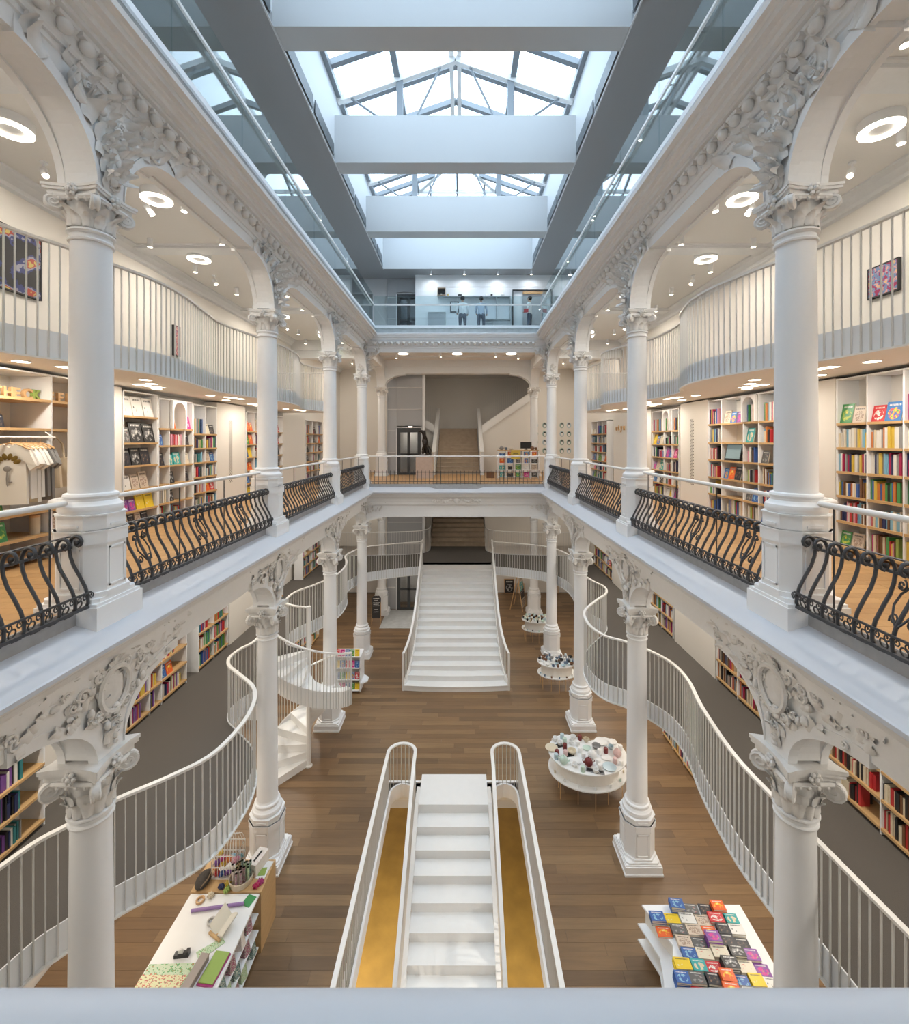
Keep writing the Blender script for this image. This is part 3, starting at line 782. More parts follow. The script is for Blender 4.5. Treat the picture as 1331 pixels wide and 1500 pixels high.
for i in range(1, 6):
    for s in (-1, 1):
        column('g', s, i); column('u', s, i)

# ---- carved spandrel ornaments (children of the arcade walls)
def ornament_mesh(kind, seed):
    """in the plane x=0 facing -x (towards the atrium on the right side); y along the wall, z up from the capital top"""
    r = random.Random(seed); mb = MB(); out = Vector((-1, 0, 0))
    H = 1.0 if kind == 'g' else 1.0
    def half_w(t):          # half width of the field at height t (0..1)
        q = t*H
        R, F = (0.85, 0.58) if kind == 'g' else (0.80, 0.75)
        if q < F: return 0.045+R*(1-math.sqrt(max(0, 1-(q/F)**2)))-0.02
        return 0.045+R+0.9*(q-F)
    def curl(y, z, rad, dirn, thick):
        mb.tube(spiral((-0.03, y, z), (0, dirn, 0), (0, 0, 1), rad, rad*0.2, 1.3, r.uniform(0, 6), 14), [thick*(1-0.6*i/14) for i in range(15)], 5)
        mb.ball((-0.035, y, z), rad*0.3, 6, 4)
    n = 120 if kind == 'u' else 100
    for _ in range(n):
        t = r.random()**0.65; w = half_w(t); w = min(w, 1.15)
        y = r.uniform(-w, w); z = 0.06+t*(H-0.08)
        ang = math.atan2(z, y*1.2)+r.uniform(-0.7, 0.7)
        up = Vector((0, math.cos(ang), math.sin(ang)))
        L = r.uniform(0.11, 0.24)*(1.1 if kind == 'u' else 0.85)
        b = Vector((-0.005, y, z))
        leaf_grid(mb, b-up*L*0.4, out, up, L*0.55, L, r.uniform(0.03, 0.09)*(1.2 if kind == 'u' else 0.7), n=3)
    for _ in range(16):
        t = r.random()**0.6; w = min(1.0, half_w(t))
        curl(r.uniform(-w, w), 0.08+t*(H-0.12), r.uniform(0.035, 0.065), r.choice((-1, 1)), 0.014)
    for _ in range(14):
        t = r.random(); w = half_w(t)*0.8
        mb.ball((-0.03, r.uniform(-w, w), 0.08+t*(H-0.15)), (0.03, r.uniform(0.025, 0.045), r.uniform(0.025, 0.05)), 7, 5)
    if kind == 'u':          # a torch-like stem rising through the leaves
        mb.lathe([(0.012, 0), (0.035, 0.05), (0.03, 0.2), (0.045, 0.24), (0.03, 0.27), (0.05, 0.5), (0.06, 0.56), (0.02, 0.62)], 10, T=Matrix.Translation((-0.06, 0.0, 0.22)) @ Matrix.Rotation(0.25, 4, 'Y'))
        for q in range(7):
            a = q*PI/3.5; leaf_grid(mb, (-0.02, 0, 0.12+0.02*q), out, (0, math.cos(a), math.sin(a)), 0.08, 0.18, 0.1, n=3)
    else:                    # shield cartouche with a raised rim
        rim = [Vector((-0.045-0.01*math.sin(a), 0.17*math.cos(a)*(1+0.12*math.sin(a)), 0.62+0.21*math.sin(a))) for a in [2*PI*i/28 for i in range(28)]]
        mb.tube(rim, 0.026, 6, closed=True)
        mb.ball((-0.0, 0, 0.62), (0.05, 0.15, 0.19), 16, 8)
        for sg in (-1, 1):
            curl(sg*0.17, 0.82, 0.07, sg, 0.022); curl(sg*0.15, 0.42, 0.05, sg, 0.018); curl(sg*0.34, 0.74, 0.06, -sg, 0.018)
            curl(sg*0.5, 0.84, 0.05, sg, 0.016)
        for q in range(5):
            a = PI*(0.15+0.7*q/4); leaf_grid(mb, (-0.03, 0.02*math.cos(a), 0.84), out, (0, math.cos(a), math.sin(a)), 0.08, 0.15, 0.06, n=3)
        leaf_grid(mb, (-0.01, 0, 0.06), out, (0, 0, 1), 0.12, 0.3, 0.1)
    return mb.mesh('carved_ornament', M['relief'], 50)
ORN = {(k, j): ornament_mesh(k, j*7+(1 if k == 'g' else 2)) for k in 'gu' for j in range(2)}
for k, z in (('g', 4.86), ('u', 10.40)):
    for s in (-1, 1):
        for i in range(1, 5):
            x = s*(3.32-0.006)
            link('carved_ornament', ORN[(k, i % 2)], ARC[k, s], (x, CY[i], z), (0, 0, 0 if s > 0 else PI), (1.35, 1.22, 1.10) if k == 'u' else (1, 1.05, 1))
    for s in (-1, 1):
        link('carved_ornament', ORN[(k, 0)], ARC['gb' if k == 'g' else 'ub'], (s*HX, 16.235, z), (0, 0, PI/2), (1, 0.8, 1 if k == 'u' else 0.9))
mb = MB()        # long carved panel in the middle of the far fascia
mb.box(-0.85, 16.14, 5.62, 0.85, 16.2, 5.86)
for sg in (-1, 1):
    for q in range(9):
        leaf_grid(mb, (sg*(0.05+0.09*q), 16.14, 5.74+0.04*math.sin(q)), (0, -1, 0), (sg*0.9, 0, 0.5*math.cos(q*1.3)), 0.10, 0.16, 0.05, n=3)
    mb.tube(spiral((sg*0.55, 16.12, 5.74), (sg, 0, 0), (0, 0, 1), 0.09, 0.02, 1.6), 0.015, 5)
mb.ball((0, 16.12, 5.74), (0.1, 0.05, 0.1), 10, 6)
mb.build('carved_ornament', M['relief'], ARC['gb'], smooth=50)

# ================================================================ IRON BALUSTRADES
def baluster_mesh(extra):
    """profile in x (towards the atrium is -x), z above kerb top"""
    mb = MB()
    pts = [(0.02, 0.0), (-0.06, 0.005), (-0.13, 0.035), (-0.165, 0.09), (-0.165, 0.15), (-0.14, 0.23), (-0.085, 0.33), (-0.03, 0.42), (0.0, 0.50), (0.01, 0.56), (0.01, 0.60)]
    sp = [(0.0, 0.635), (-0.02, 0.665), (-0.055, 0.68), (-0.09, 0.668), (-0.108, 0.635), (-0.10, 0.603), (-0.075, 0.588), (-0.052, 0.60), (-0.045, 0.622), (-0.058, 0.637)]
    mb.tube([(x, 0, z) for x, z in pts+sp], [0.0155]*11+[0.015]*5+[0.014, 0.012, 0.011, 0.012, 0.013], 6)
    mb.ball((-0.066, 0, 0.625), 0.02, 6, 4)
    # small C scrolls of the belly band
    for sg in (-1, 1):
        c = Vector((-0.168, sg*0.048, 0.155))
        mb.tube(spiral(c, (0, sg, 0), (0, 0, 1), 0.03, 0.008, 1.1, PI, 10), 0.007, 4)
    mb.ball((-0.168, 0, 0.16), 0.017, 6, 4)
    ring = [Vector((-0.15-0.01*math.sin(a), 0.095+0.034*math.cos(a), 0.10+0.034*math.sin(a))) for a in [2*PI*i/12 for i in range(12)]]
    mb.tube(ring, 0.007, 4, closed=True)
    if extra:          # branching tendrils with buds
        for sg in (-1, 1):
            p = [Vector((-0.14, 0, 0.23)), Vector((-0.115, sg*0.06, 0.30)), Vector((-0.07, sg*0.10, 0.37)), Vector((-0.03, sg*0.08, 0.45)), Vector((-0.01, sg*0.03, 0.5))]
            mb.tube(p, 0.009, 5)
            mb.tube(spiral((-0.09, sg*0.075, 0.27), (0, sg, 0), (0.3, 0, 1), 0.045, 0.01, 1.2, -0.5, 12), 0.008, 5)
            mb.tube(spiral((-0.02, sg*0.085, 0.51), (0, sg, 0), (0.1, 0, 1), 0.045, 0.01, 1.2, 2.0, 12), 0.008, 5)
            mb.ball((-0.085, sg*0.085, 0.255), 0.018, 6, 4); mb.ball((-0.02, sg*0.10, 0.49), 0.018, 6, 4)
    return mb.mesh('baluster', M['iron'], 60)
BAL = [baluster_mesh(False), baluster_mesh(True)]
def balustrade(x, ya, yb, s, label):
    root = thing('iron_balustrade', label, 'balustrade', (x, ya, 6.335), 0, 'bellied wrought iron balustrades')
    L = yb-ya; n = max(3, round(L/0.158)); d = L/n
    for i in range(n+1):
        ex = (i % 7 in (2,))
        link('baluster', BAL[1 if ex else 0], root, (0, min(max(d*i, 0.02), L-0.02), 0), (0, 0, 0 if s > 0 else PI), (1, 0.85, 1.06))
    for dx, z, w, h in ((0.012, 0.575, 0.03, 0.022), (-0.175, 0.185, 0.014, 0.016), (-0.165, 0.06, 0.03, 0.024), (0.02, 0.672, 0.03, 0.008), (-0.0, 0.005, 0.1, 0.01)):
        b = MB(); b.box(s*dx-w/2, 0, (z-h/2)*1.06, s*dx+w/2, L, (z+h/2)*1.06); b.build('rail', M['iron'], root)
for s in (-1, 1):
    for i in range(0, 4):
        ya = CY[i]+(0.26 if i else 0.30); yb = CY[i+1]-0.26
        between = ('beside the camera end, before the nearest column', 'between the nearest and second columns', 'between the second and third columns', 'between the third and fourth columns')[i]
        balustrade(s*3.47, ya, yb, s, 'black scrolled iron balustrade on the %s, %s' % (SIDE[s], between))
# straight balustrade across the far end, bowed out in the middle
root = thing('iron_balustrade', 'long plain black iron balustrade across the far end, bowed in the middle', 'balustrade', (0, 16.38, 6.335))
def bow(x): return -0.15*max(0.0, min(1.0, (1.0-abs(x))/0.25)) if abs(x) < 1.0 else 0.0
b = MB(); b.tube([(0, 0.02, 0.0), (0, -0.06, 0.02), (0, -0.07, 0.08), (0, -0.02, 0.18), (0, 0, 0.34), (0, -0.02, 0.46), (0, -0.05, 0.5)], 0.010, 5); bme = b.mesh('baluster', M['iron'], 60)
n = 44
for i in range(n+1):
    x = -3.17+6.34*i/n; link('baluster', bme, root, (x, bow(x), 0.0))
for z in (0.04, 0.10, 0.44):
    pth = [(-3.18, 0, z)]+[(q, bow(q)-0.04*(z < 0.2), z) for q in (-1.0, -0.75, 0, 0.75, 1.0)]+[(3.18, 0, z)]
    b = MB(); b.bars(pth, [(-0.008, -0.012), (0.008, -0.012), (0.008, 0.012), (-0.008, 0.012)]); b.build('rail', M['iron'], root)

# ---- white handrail above, stepping behind the columns
for s in (-1, 1):
    root = thing('handrail', 'round white handrail above the iron balustrades on the %s' % SIDE[s], 'handrail', (s*3.5, Y0, 6.33))
    pts = []; y = 0.35; pts.append((0, y-Y0, 1.03))
    for i in range(1, 5):
        c = CY[i]-Y0
        pts += [(0, c-0.36, 1.03), (s*0.02, c-0.29, 1.03), (s*0.10, c-0.245, 1.03), (s*0.22, c-0.20, 1.03), (s*0.27, c-0.1, 1.03), (s*0.27, c+0.1, 1.03), (s*0.22, c+0.20, 1.03), (s*0.10, c+0.245, 1.03), (s*0.02, c+0.29, 1.03), (0, c+0.36, 1.03)]
    pts = pts[:-5]
    b = MB(); b.tube(pts, 0.027, 10); b.build('rail', M['steel'], root, smooth=60)
    pm = MB(); pm.tube([(0, 0, 0.0), (0, 0, 1.01)], 0.008, 6); pme = pm.mesh('post', M['dark'])
    for i in range(0, 4):
        for q in (0.40, 1.45, 2.55, 3.60):
            yy = CY[i]+q
            if yy > 1.0: link('post', pme, root, (s*0.05, yy-Y0, 0))
root = thing('handrail', 'white handrail across the far end gallery', 'handrail', (0, 16.42, 6.33))
b = MB(); b.tube([(-3.25, 0, 1.03), (3.25, 0, 1.03)], 0.025, 10); b.build('rail', M['steel'], root, smooth=60)
for x in (-2.9, -1.75, -0.6, 0.6, 1.75, 2.9): link('post', pme, root, (x, 0.03, 0))
root = thing('handrail', 'thick white rail in the near foreground along the bottom edge', 'handrail', (0, 0.55, 6.33))
b = MB(); b.tube([(-3.3, 0, 0.85), (3.3, 0, 0.85)], 0.058, 24); b.build('rail', M['sill'], root, smooth=60)
for x in (-3.0, -1.5, 1.5, 3.0):
    b = MB(); b.tube([(x, 0, 0), (x, 0, 0.84)], 0.012, 8); b.build('post', M['dark'], root)

# ================================================================ MEZZANINE RAILINGS
def mezz_rail(path, zf, label, height=1.03, fascia=(-0.30, 0.02), bar_d=0.098, cap=0.055, out=1, zprof=None, rim=True):
    """path on the floor edge; out = +1 when the void lies to the right of the path direction"""
    p0 = path[0]
    root = thing('mezzanine_railing', label, 'railing', (p0.x, p0.y, zf))
    loc = [Vector((q.x-p0.x, q.y-p0.y, 0)) for q in path]
    pl = thin(loc, 2)
    o = -out*0.02
    b = MB(); b.bars(pl, [(o-cap/2, height-0.03), (o+cap/2, height-0.03), (o+cap/2, height), (o-cap/2, height)]); b.build('handrail', M['steel'], root, smooth=30)
    b = MB(); b.bars(pl, [(-out*0.0, fascia[0]), (-out*0.014, fascia[0]), (-out*0.014, fascia[1]), (-out*0.0, fascia[1])]); b.build('fascia', M['fascia'], root, smooth=30)
    if rim:
        b = MB(); b.bars(pl, [(out*0.01, fascia[0]-0.02), (-out*0.05, fascia[0]-0.02), (-out*0.05, fascia[0]), (out*0.01, fascia[0])]); b.build('bottom_rim', M['steel'], root, smooth=30)
    m = MB(); m.box(-0.008, -0.006, fascia[0], 0.008, 0.006, height-0.02); me = m.mesh('bar', M['bar'])
    q = resample(loc, bar_d)
    for i, c in enumerate(q):
        a = q[max(0, i-1)]; e = q[min(len(q)-1, i+1)]; t = (e-a); ang = math.atan2(t.y, t.x)
        nn = Vector((-t.y, t.x, 0)).normalized()*(-out*0.024)
        link('bar', me, root, c+nn, (0, 0, ang+PI/2))
    return root
def crop(p, y0): return [q for q in p if q.y >= y0]
mezz_rail(crop(PA, 2.2), Z_M1, 'wavy white railing of the lower mezzanine on the left, before the spiral stair')
mezz_rail(PB, Z_M1, 'wavy white railing of the lower mezzanine on the left, from spiral stair to grand stair')
mezz_rail(crop(PR, 2.4), Z_M1, 'wavy white railing of the lower mezzanine on the right', out=-1)
def crop2(p): return [q for q in p if q.y >= 3.2]
mezz_rail(crop2(P2L), Z_M2, 'wavy white barred railing of the upper mezzanine on the left', fascia=(-0.28, 0.02))
mezz_rail(crop2(P2R), Z_M2, 'wavy white barred railing of the upper mezzanine on the right', out=-1, fascia=(-0.28, 0.02))
for s in (-1, 1):
    p = smooth_path([(s*5.9, 19.6), (s*4.2, 19.62), (s*2.6, 19.75), (s*1.7, 20.0), (s*1.32, 20.5), (s*1.3, 21.3)])
    mezz_rail(p, Z_M1, 'curved railing at the back edge of the lower mezzanine, %s of the rear stair' % SIDE[s], out=-s*-1 if False else (1 if s > 0 else -1), bar_d=0.11)

# ================================================================ GLASS BALUSTRADE OF THE TOP STOREY
root = thing('glass_balustrade', 'frameless glass balustrade with steel handrail round the top storey', 'balustrade', (0, 0, 12.62))
GX = 3.42
yy = [Y0+1.78*i for i in range(12)]; yy = [q for q in yy if q < 17.4]+[18.06]
for s in (-1, 1):
    for i in range(len(yy)-1):
        b = MB(); b.box(s*GX, yy[i]+0.004, -0.02, s*(GX+0.016), yy[i+1]-0.004, 1.26); b.build('glass_panel', M['glass'], root)
    b = MB(); b.box(s*(GX-0.065), Y0, 0.80, s*(GX-0.03), 18.0, 0.845); b.build('handrail', M['steel'], root)
    b = MB()
    for i in range(len(yy)-1):
        for q in (0.25, 0.75):
            y_ = yy[i]+(yy[i+1]-yy[i])*q; b.tube([(s*(GX-0.045), y_, 0.82), (s*(GX+0.002), y_, 0.82)], 0.014, 6)
    b.build('standoffs', M['frame'], root)
xx = [-3.4+1.7*i for i in range(5)]
for i in range(4):
    b = MB(); b.box(xx[i]+0.004, 18.06, -0.02, xx[i+1]-0.004, 18.076, 1.20); b.build('glass_panel', M['glass'], root)
b = MB(); b.box(-3.36, 17.99, 0.80, 3.36, 18.03, 0.86); b.build('handrail', M['steel'], root)
mb = MB(); mb.box(-3.46, 17.96, 12.5, 3.46, 18.09, 12.605)
for s in (-1, 1): mb.box(s*3.32, Y0, 12.52, s*3.46, 18.0, 12.605)
struct(mb.build('trim_14', M['white']), 'white channel holding the foot of the glass balustrade')
# ================================================================ GRAND STAIR
def nosing(y): return max(0.0, (y-14.1)/0.275*0.178+0.178)
def stair_hw(y):
    t = (y-14.1); return 1.41+0.25*math.exp(-t/0.55)
root = thing('grand_staircase', 'wide white staircase rising from the ground floor to the lower mezzanine', 'staircase', (0, 14.1, 0))
for i in range(16):
    y0 = i*0.275; y1 = y0+0.30; z1 = (i+1)*0.178125
    w0, w1 = stair_hw(14.1+y0), stair_hw(14.1+y1)
    bowd = 0.09*max(0, 1-i/3)
    fr = [(x*w0, y0-bowd*(1-x*x)) for x in (-1, -0.7, -0.35, 0, 0.35, 0.7, 1)]
    if i == 15: fr = [(x*w0, y0-0.02+0.10*(1-x*x)*-0.0) for x in (-1, -0.7, -0.35, 0, 0.35, 0.7, 1)]
    b = MB(); b.prism(fr+[(w1, y1), (-w1, y1)], z1-0.1785, z1-0.004)
    b.prism([(x, y-0.028) if k < 7 else (x, y) for k, (x, y) in enumerate(fr+[(w1, y1), (-w1, y1)])], z1-0.035, z1)
    b.build('step', M['step'], root)
for s in (-1, 1):
    ys_ = [0.02+4.1*i/40 for i in range(41)]
    pth = [(s*(stair_hw(14.1+y)+0.02), y, nosing(14.1+y)) for y in ys_]
    b = MB(); b.bars(pth, [(-0.03, -0.30), (0.03, -0.30), (0.03, 0.06), (-0.03, 0.06)]); b.build('stringer', M['steel'], root, smooth=30)
    rail = [(x, y, z+1.0) for x, y, z in pth]
    rail += [(s*1.44, 4.12, 2.85+1.0)]
    b = MB(); b.bars(rail, [(-0.035, -0.03), (0.035, -0.03), (0.035, 0.0), (-0.035, 0.0)]); b.build('handrail', M['steel'], root, smooth=30)
    b = MB(); b.box(s*(stair_hw(14.1)+0.02)-0.035, -0.02, 0, s*(stair_hw(14.1)+0.02)+0.035, 0.03, 1.2); b.build('newel', M['steel'], root)
    bm_ = MB(); bm_.box(-0.009, -0.009, 0.0, 0.009, 0.009, 1.0); me = bm_.mesh('bar', M['bar'])
    for i in range(1, 41): x, y, z = pth[i]; link('bar', me, root, (x, y, z-0.02))

# ================================================================ STAIR DOWN TO THE BASEMENT
root = thing('basement_staircase', 'straight white staircase descending to the basement in the foreground', 'staircase', (0, 9.67, 0))
b = MB(); b.box(-0.76, 0, -0.10, 0.76, 0.88, 0.012); b.build('landing', M['step'], root)
for n in range(1, 17):
    b = MB(); b.box(-0.76, -0.34*n, -0.18*n-0.10, 0.76, -0.34*(n-1)+0.03, -0.18*n); b.box(-0.755, -0.34*(n-1)+0.012, -0.18*n-0.02, 0.755, -0.34*(n-1)+0.028, -0.18*(n-1)-0.09); b.build('step', M['step'], root)
for s in (-1, 1):
    pth = [(s*0.80, 0.45, 0.0), (s*0.80, 0.0, 0.0)]+[(s*0.80, -0.34*n, -0.18*n) for n in range(1, 17)]
    b = MB(); b.bars(pth, [(-0.04, -0.30), (0.04, -0.30), (0.04, 0.05), (-0.04, 0.05)]); b.build('stringer', M['steel'], root)
    xo, xi, yt = s*1.47, s*0.86, 0.30
    loop = [(xo, -6.4, 0.95), (xo, -3, 0.95), (xo, yt-0.05, 0.95)]
    cx = 0.5*(xo+xi); rr_ = abs(xo-xi)/2
    for k in range(0, 13):
        a = PI*k/12; loop.append((cx+(xo-cx)*math.cos(a), yt+rr_*math.sin(a), 0.95))
    loop += [(xi, 0.1, 0.95), (xi, -0.1, 0.93)]
    loop += [(xi, -0.34*n, 0.93-0.18*n+0.05) for n in range(1, 17)]
    b = MB(); b.bars(loop, [(-0.035, -0.03), (0.035, -0.03), (0.035, 0.0), (-0.035, 0.0)]); b.build('handrail', M['steel'], root, smooth=30)
    bm_ = MB(); bm_.box(-0.008, -0.008, -1.20, 0.008, 0.008, 0); me = bm_.mesh('bar', M['bar'])
    V_ = [Vector(p) for p in loop]
    for c in resample(V_, 0.095):
        link('bar', me, root, (c.x, c.y, c.z-0.02))
    flo = [(x+(0.03 if x < cx else -0.03), y-0.0, 0) for x, y, z in loop[:17]]
    b = MB(); b.bars(flo, [(-0.02, -0.30), (0.02, -0.30), (0.02, 0.012), (-0.02, 0.012)]); b.build('curb', M['white'], root, smooth=30)

# ================================================================ SPIRAL STAIR
CXs, CYs, RS = -3.55, 10.83, 0.99
root = thing('spiral_staircase', 'white spiral staircase winding round a slim pole between the second and third left columns', 'staircase', (CXs, CYs, 0))
A0, A1, NT = math.radians(232), math.radians(-152), 16
dA = (A1-A0)/NT
for i in range(NT):
    a, e = A0+dA*i, A0+dA*(i+1); z = (i+1)*2.85/NT
    pts = []; k = 5
    ring = [(RS*math.cos(a+(e-a)*q/k), RS*math.sin(a+(e-a)*q/k)) for q in range(k+1)]
    inn = [(0.05*math.cos(a), 0.05*math.sin(a)), (0.05*math.cos(e), 0.05*math.sin(e))]
    top = [(inn[0][0], inn[0][1], z)]+[(x, y, z) for x, y in ring]+[(inn[1][0], inn[1][1], z)]
    zb0, zb1 = max(0, z-0.30), max(0, z-0.30+0.178)
    bot = [(inn[0][0], inn[0][1], zb0)]+[(x, y, zb0+(zb1-zb0)*q/k) for q, (x, y) in enumerate(ring)]+[(inn[1][0], inn[1][1], zb1)]
    n = len(top); b = MB()
    b.add(top+bot, [tuple(range(n)), tuple(range(2*n-1, n-1, -1))]+[(j, (j+1) % n, n+(j+1) % n, n+j) for j in range(n)])
    b.build('tread', M['step'], root)
hel = []
for i in range(97):
    t = i/96; a = A0+(A1-A0)*t; hel.append(Vector(((RS+0.01)*math.cos(a), (RS+0.01)*math.sin(a), 0.05+2.85*t)))
b = MB(); b.bars([p for p in hel[3:]], [(-0.012, -0.28), (0.012, -0.28), (0.012, 0.10), (-0.012, 0.10)]); b.build('fascia', M['steel'], root, smooth=40)
b = MB(); b.bars([(p.x, p.y, p.z+1.0) for p in hel], [(-0.03, -0.03), (0.03, -0.03), (0.03, 0), (-0.03, 0)]); b.build('handrail', M['steel'], root, smooth=40)
bm_ = MB(); bm_.box(-0.007, -0.007, -0.28, 0.007, 0.007, 0.98); me = bm_.mesh('bar', M['bar'])
for c in resample(hel[4:], 0.085): link('bar', me, root, (c.x*1.02, c.y*1.02, c.z))
b = MB(); b.tube([(0, 0, 0), (0, 0, 3.9)], 0.055, 16); b.lathe([(0.085, 0), (0.085, 0.03), (0.06, 0.05)], 18); b.build('pole', M['steel'], root, smooth=50)

# ================================================================ REAR STAIRS
def stone_flight(name, label, y0, z0, n, hw):
    root = thing(name, label, 'staircase', (0, y0, z0))
    for i in range(n):
        b = MB(); b.box(-hw, i*0.305, i*0.175, hw, (i+1)*0.305+0.02, (i+1)*0.175-0.035); b.box(-hw, i*0.305-0.02, (i+1)*0.175-0.035, hw, (i+1)*0.305, (i+1)*0.175)
        b.build('step', M['stone'], root)
    return root
root = stone_flight('stone_staircase', 'brown stone staircase with white parapets at the back of the upper gallery', 21.0, Z_L1, 13, 1.02)
for s in (-1, 1):
    b = MB(); vs = []
    for x in (s*1.05, s*1.20):
        vs += [(x, -0.35, 0), (x, -0.35, 1.05), (x, 4.0, 2.28+1.05), (x, 4.0, 2.0), (x, 0.2, 0)]
    b.add(vs, [(0,1,2,3,4), (9,8,7,6,5), (0,5,6,1), (1,6,7,2), (2,7,8,3), (3,8,9,4), (4,9,5,0)]); b.build('parapet', M['white'], root)
    b = MB(); b.bars([(s*1.125, -0.4, 1.09), (s*1.125, 4.05, 3.42)], [(-0.09, -0.04), (0.09, -0.04), (0.09, 0), (-0.09, 0)]); b.build('coping', M['steel'], root)
b = MB(); b.box(-1.25, 13*0.305, 2.1, 1.25, 4.95, 13*0.175); b.build('landing', M['stone'], root)
root = stone_flight('stone_staircase', 'lower brown stone staircase rising from the lower mezzanine at the back', 21.35, Z_M1, 9, 1.295)
# flights climbing to either side along the back wall: sloping stringer, bars and closing wall
for s in (-1, 1):
    mb = MB(); Y_ = 22.7
    prof = [(1.22, Z_L1), (3.75, Z_L1), (3.75, 10.0), (1.22, 8.30)]
    mb.add([(s*x, Y_, z) for x, z in prof]+[(s*x, Y_+0.12, z) for x, z in prof], [(0,1,2,3), (7,6,5,4), (0,4,5,1), (1,5,6,2), (2,6,7,3), (3,7,4,0)])
    struct(mb.build('wall_stair_'+SIDE[s], M['wall']), 'cream wall under the %s side flight' % SIDE[s])
    root = thing('side_flight_railing', 'white sloping stringer and bars of the upper flight, %s side' % SIDE[s], 'railing', (s*1.22, 22.62, 8.3))
    b = MB(); vs = []
    for y in (0, 0.08): vs += [(0, y, 0), (s*2.6, y, 1.76), (s*2.6, y, 2.2), (0, y, 0.42)]
    b.add(vs, [(0,1,2,3), (7,6,5,4), (0,4,5,1), (1,5,6,2), (2,6,7,3), (3,7,4,0)]); b.build('stringer', M['steel'], root)
    m = MB(); m.box(-0.006, 0.03, 0, 0.006, 0.045, 0.85); me = m.mesh('bar', M['bar'])
    for i in range(26): link('bar', me, root, (s*0.1*i, 0, 0.42+0.1*i*0.685))

# ================================================================ LIFT
def lamp_light(parent, z, power, size=0.12):
    d = bpy.data.lights.new('lamp_light', 'AREA'); d.shape = 'DISK'; d.size = size; d.energy = power*LAMP; d.color = WARM
    o = bpy.data.objects.new('lamp_light', d); COL.objects.link(o); o.parent = parent; o.location = (0, 0, z); return o
LX0, LX1, LY0, LY1 = -3.32, -1.66, 20.82, 22.4
root = thing('lift_shaft', 'grey glazed lift shaft left of the back stair', 'lift', (LX0, LY0, 0))
W = LX1-LX0; D = LY1-LY0
for za, zb in ((0.012, 5.5), (Z_L1+0.005, 11.55), (Z_L2+0.005, 15.5)):
    for x in (0, 0.40, W-0.07):
        b = MB(); b.box(x, 0, za, x+0.06, 0.06, zb); b.build('post', M['liftgrey'], root)
    b = MB(); b.box(W, -0.02, za, W+0.12, 0.1, zb); b.build('corner_post', M['white'], root)
    z = za+1.02; k = 0
    while z < zb-0.1:
        b = MB()
        if z-za < 2.25: b.box(0.03, -0.012, z, 0.40, 0.03, z+0.035)
        else: b.box(0.03, -0.012, z, W-0.02, 0.03, z+0.035)
        b.build('crossbar', M['bar'], root)
        z += 1.02
    b = MB(); b.box(0.06, 0.02, za, 0.40, 0.035, zb); b.build('glass_panel', M['liftgrey'], root)
    b = MB(); b.box(0.46, 0.02, za+2.3, W-0.07, 0.035, zb); b.build('glass_panel', M['liftgrey'], root)
    b = MB(); b.box(0, 0.06, za, 0.02, D, zb).box(W-0.02, 0.06, za, W, D, zb).box(0, D-0.02, za, W, D, zb); b.build('shaft_wall', M['liftgrey'], root)
    dr = link('door', None, root, (0.46, -0.02, za))
    b = MB(); w = W-0.53
    b.box(0, 0, 0, 0.16, 0.05, 2.2).box(w-0.16, 0, 0, w, 0.05, 2.2).box(0.16, 0, 1.98, w-0.16, 0.05, 2.2).box(0.16, 0, 0, w-0.16, 0.05, 0.10).box(w/2-0.07, 0.0, 0.1, w/2+0.07, 0.05, 1.98).box(0.16, 0, 0.92, w-0.16, 0.045, 1.0)
    b.build('door_frame', M['dark'], dr)
    for xa, xb in ((0.16, w/2-0.07), (w/2+0.07, w-0.16)):
        b = MB(); b.box(xa, 0.015, 0.1, xb, 0.03, 1.98); b.build('door_glass', M['liftglass'], dr)
    b = MB(); b.box(-0.03, -0.008, 0, 0, 0.05, 2.23).box(w, -0.008, 0, w+0.03, 0.05, 2.23).box(-0.03, -0.008, 2.2, w+0.03, 0.05, 2.23); b.build('door_trim', M['white'], dr)
    b = MB(); b.box(0.3, 1.0, za, W-0.1, 1.02, za+2.1); b.build('cabin_back', M['wall'], root)
    b = MB(); b.lathe([(0.09, za+2.28), (0.09, za+2.24), (0.001, za+2.239)], 12, (W/2+0.2, 0.55, 0)); b.build('cabin_fill_lamp', M['bulb'], root)  # lamp added on every storey so the door glass looks lit from inside
    ll = lamp_light(root, za+2.22, 8, 0.16); ll.location = (W/2+0.2, 0.55, za+2.22)

# ================================================================ LAMPS
def ring_lamp_mesh():
    b = MB(); b.lathe([(0.05, 0), (0.21, 0), (0.21, -0.11), (0.20, -0.115)], 28); return b.mesh('lamp_body', M['white'], 40)
rb = ring_lamp_mesh()
b = MB(); vs = []
n = 32
b.add([(r*math.cos(2*PI*k/n), r*math.sin(2*PI*k/n), z) for r, z in ((0.205, -0.112), (0.205, -0.128), (0.125, -0.128), (0.125, -0.112)) for k in range(n)],
      [(i*n+k, i*n+(k+1) % n, (i+1)*n+(k+1) % n, (i+1)*n+k) for i in range(3) for k in range(n)]); rl = b.mesh('ring_lens', M['ring'], 40)
b = MB(); b.lathe([(0.125, -0.112), (0.001, -0.112)], 28); rc = b.mesh('lamp_centre', M['white'])
b = MB(); b.lathe([(0.045, 0), (0.045, -0.16), (0.04, -0.162)], 16); sb = b.mesh('lamp_body', M['white'], 40)
b = MB(); b.lathe([(0.04, -0.163), (0.001, -0.1635)], 14); sl = b.mesh('lens', M['bulb'])
b = MB(); b.tube([(0, 0, 0), (0, 0, -0.10)], 0.012, 6); b.lathe([(0.045, 0), (0.045, -0.02)], 12); st = b.mesh('stem', M['white'])
b = MB(); b.lathe([(0.042, 0.0), (0.042, -0.15)], 14); tb = b.mesh('lamp_head', M['white'], 40)
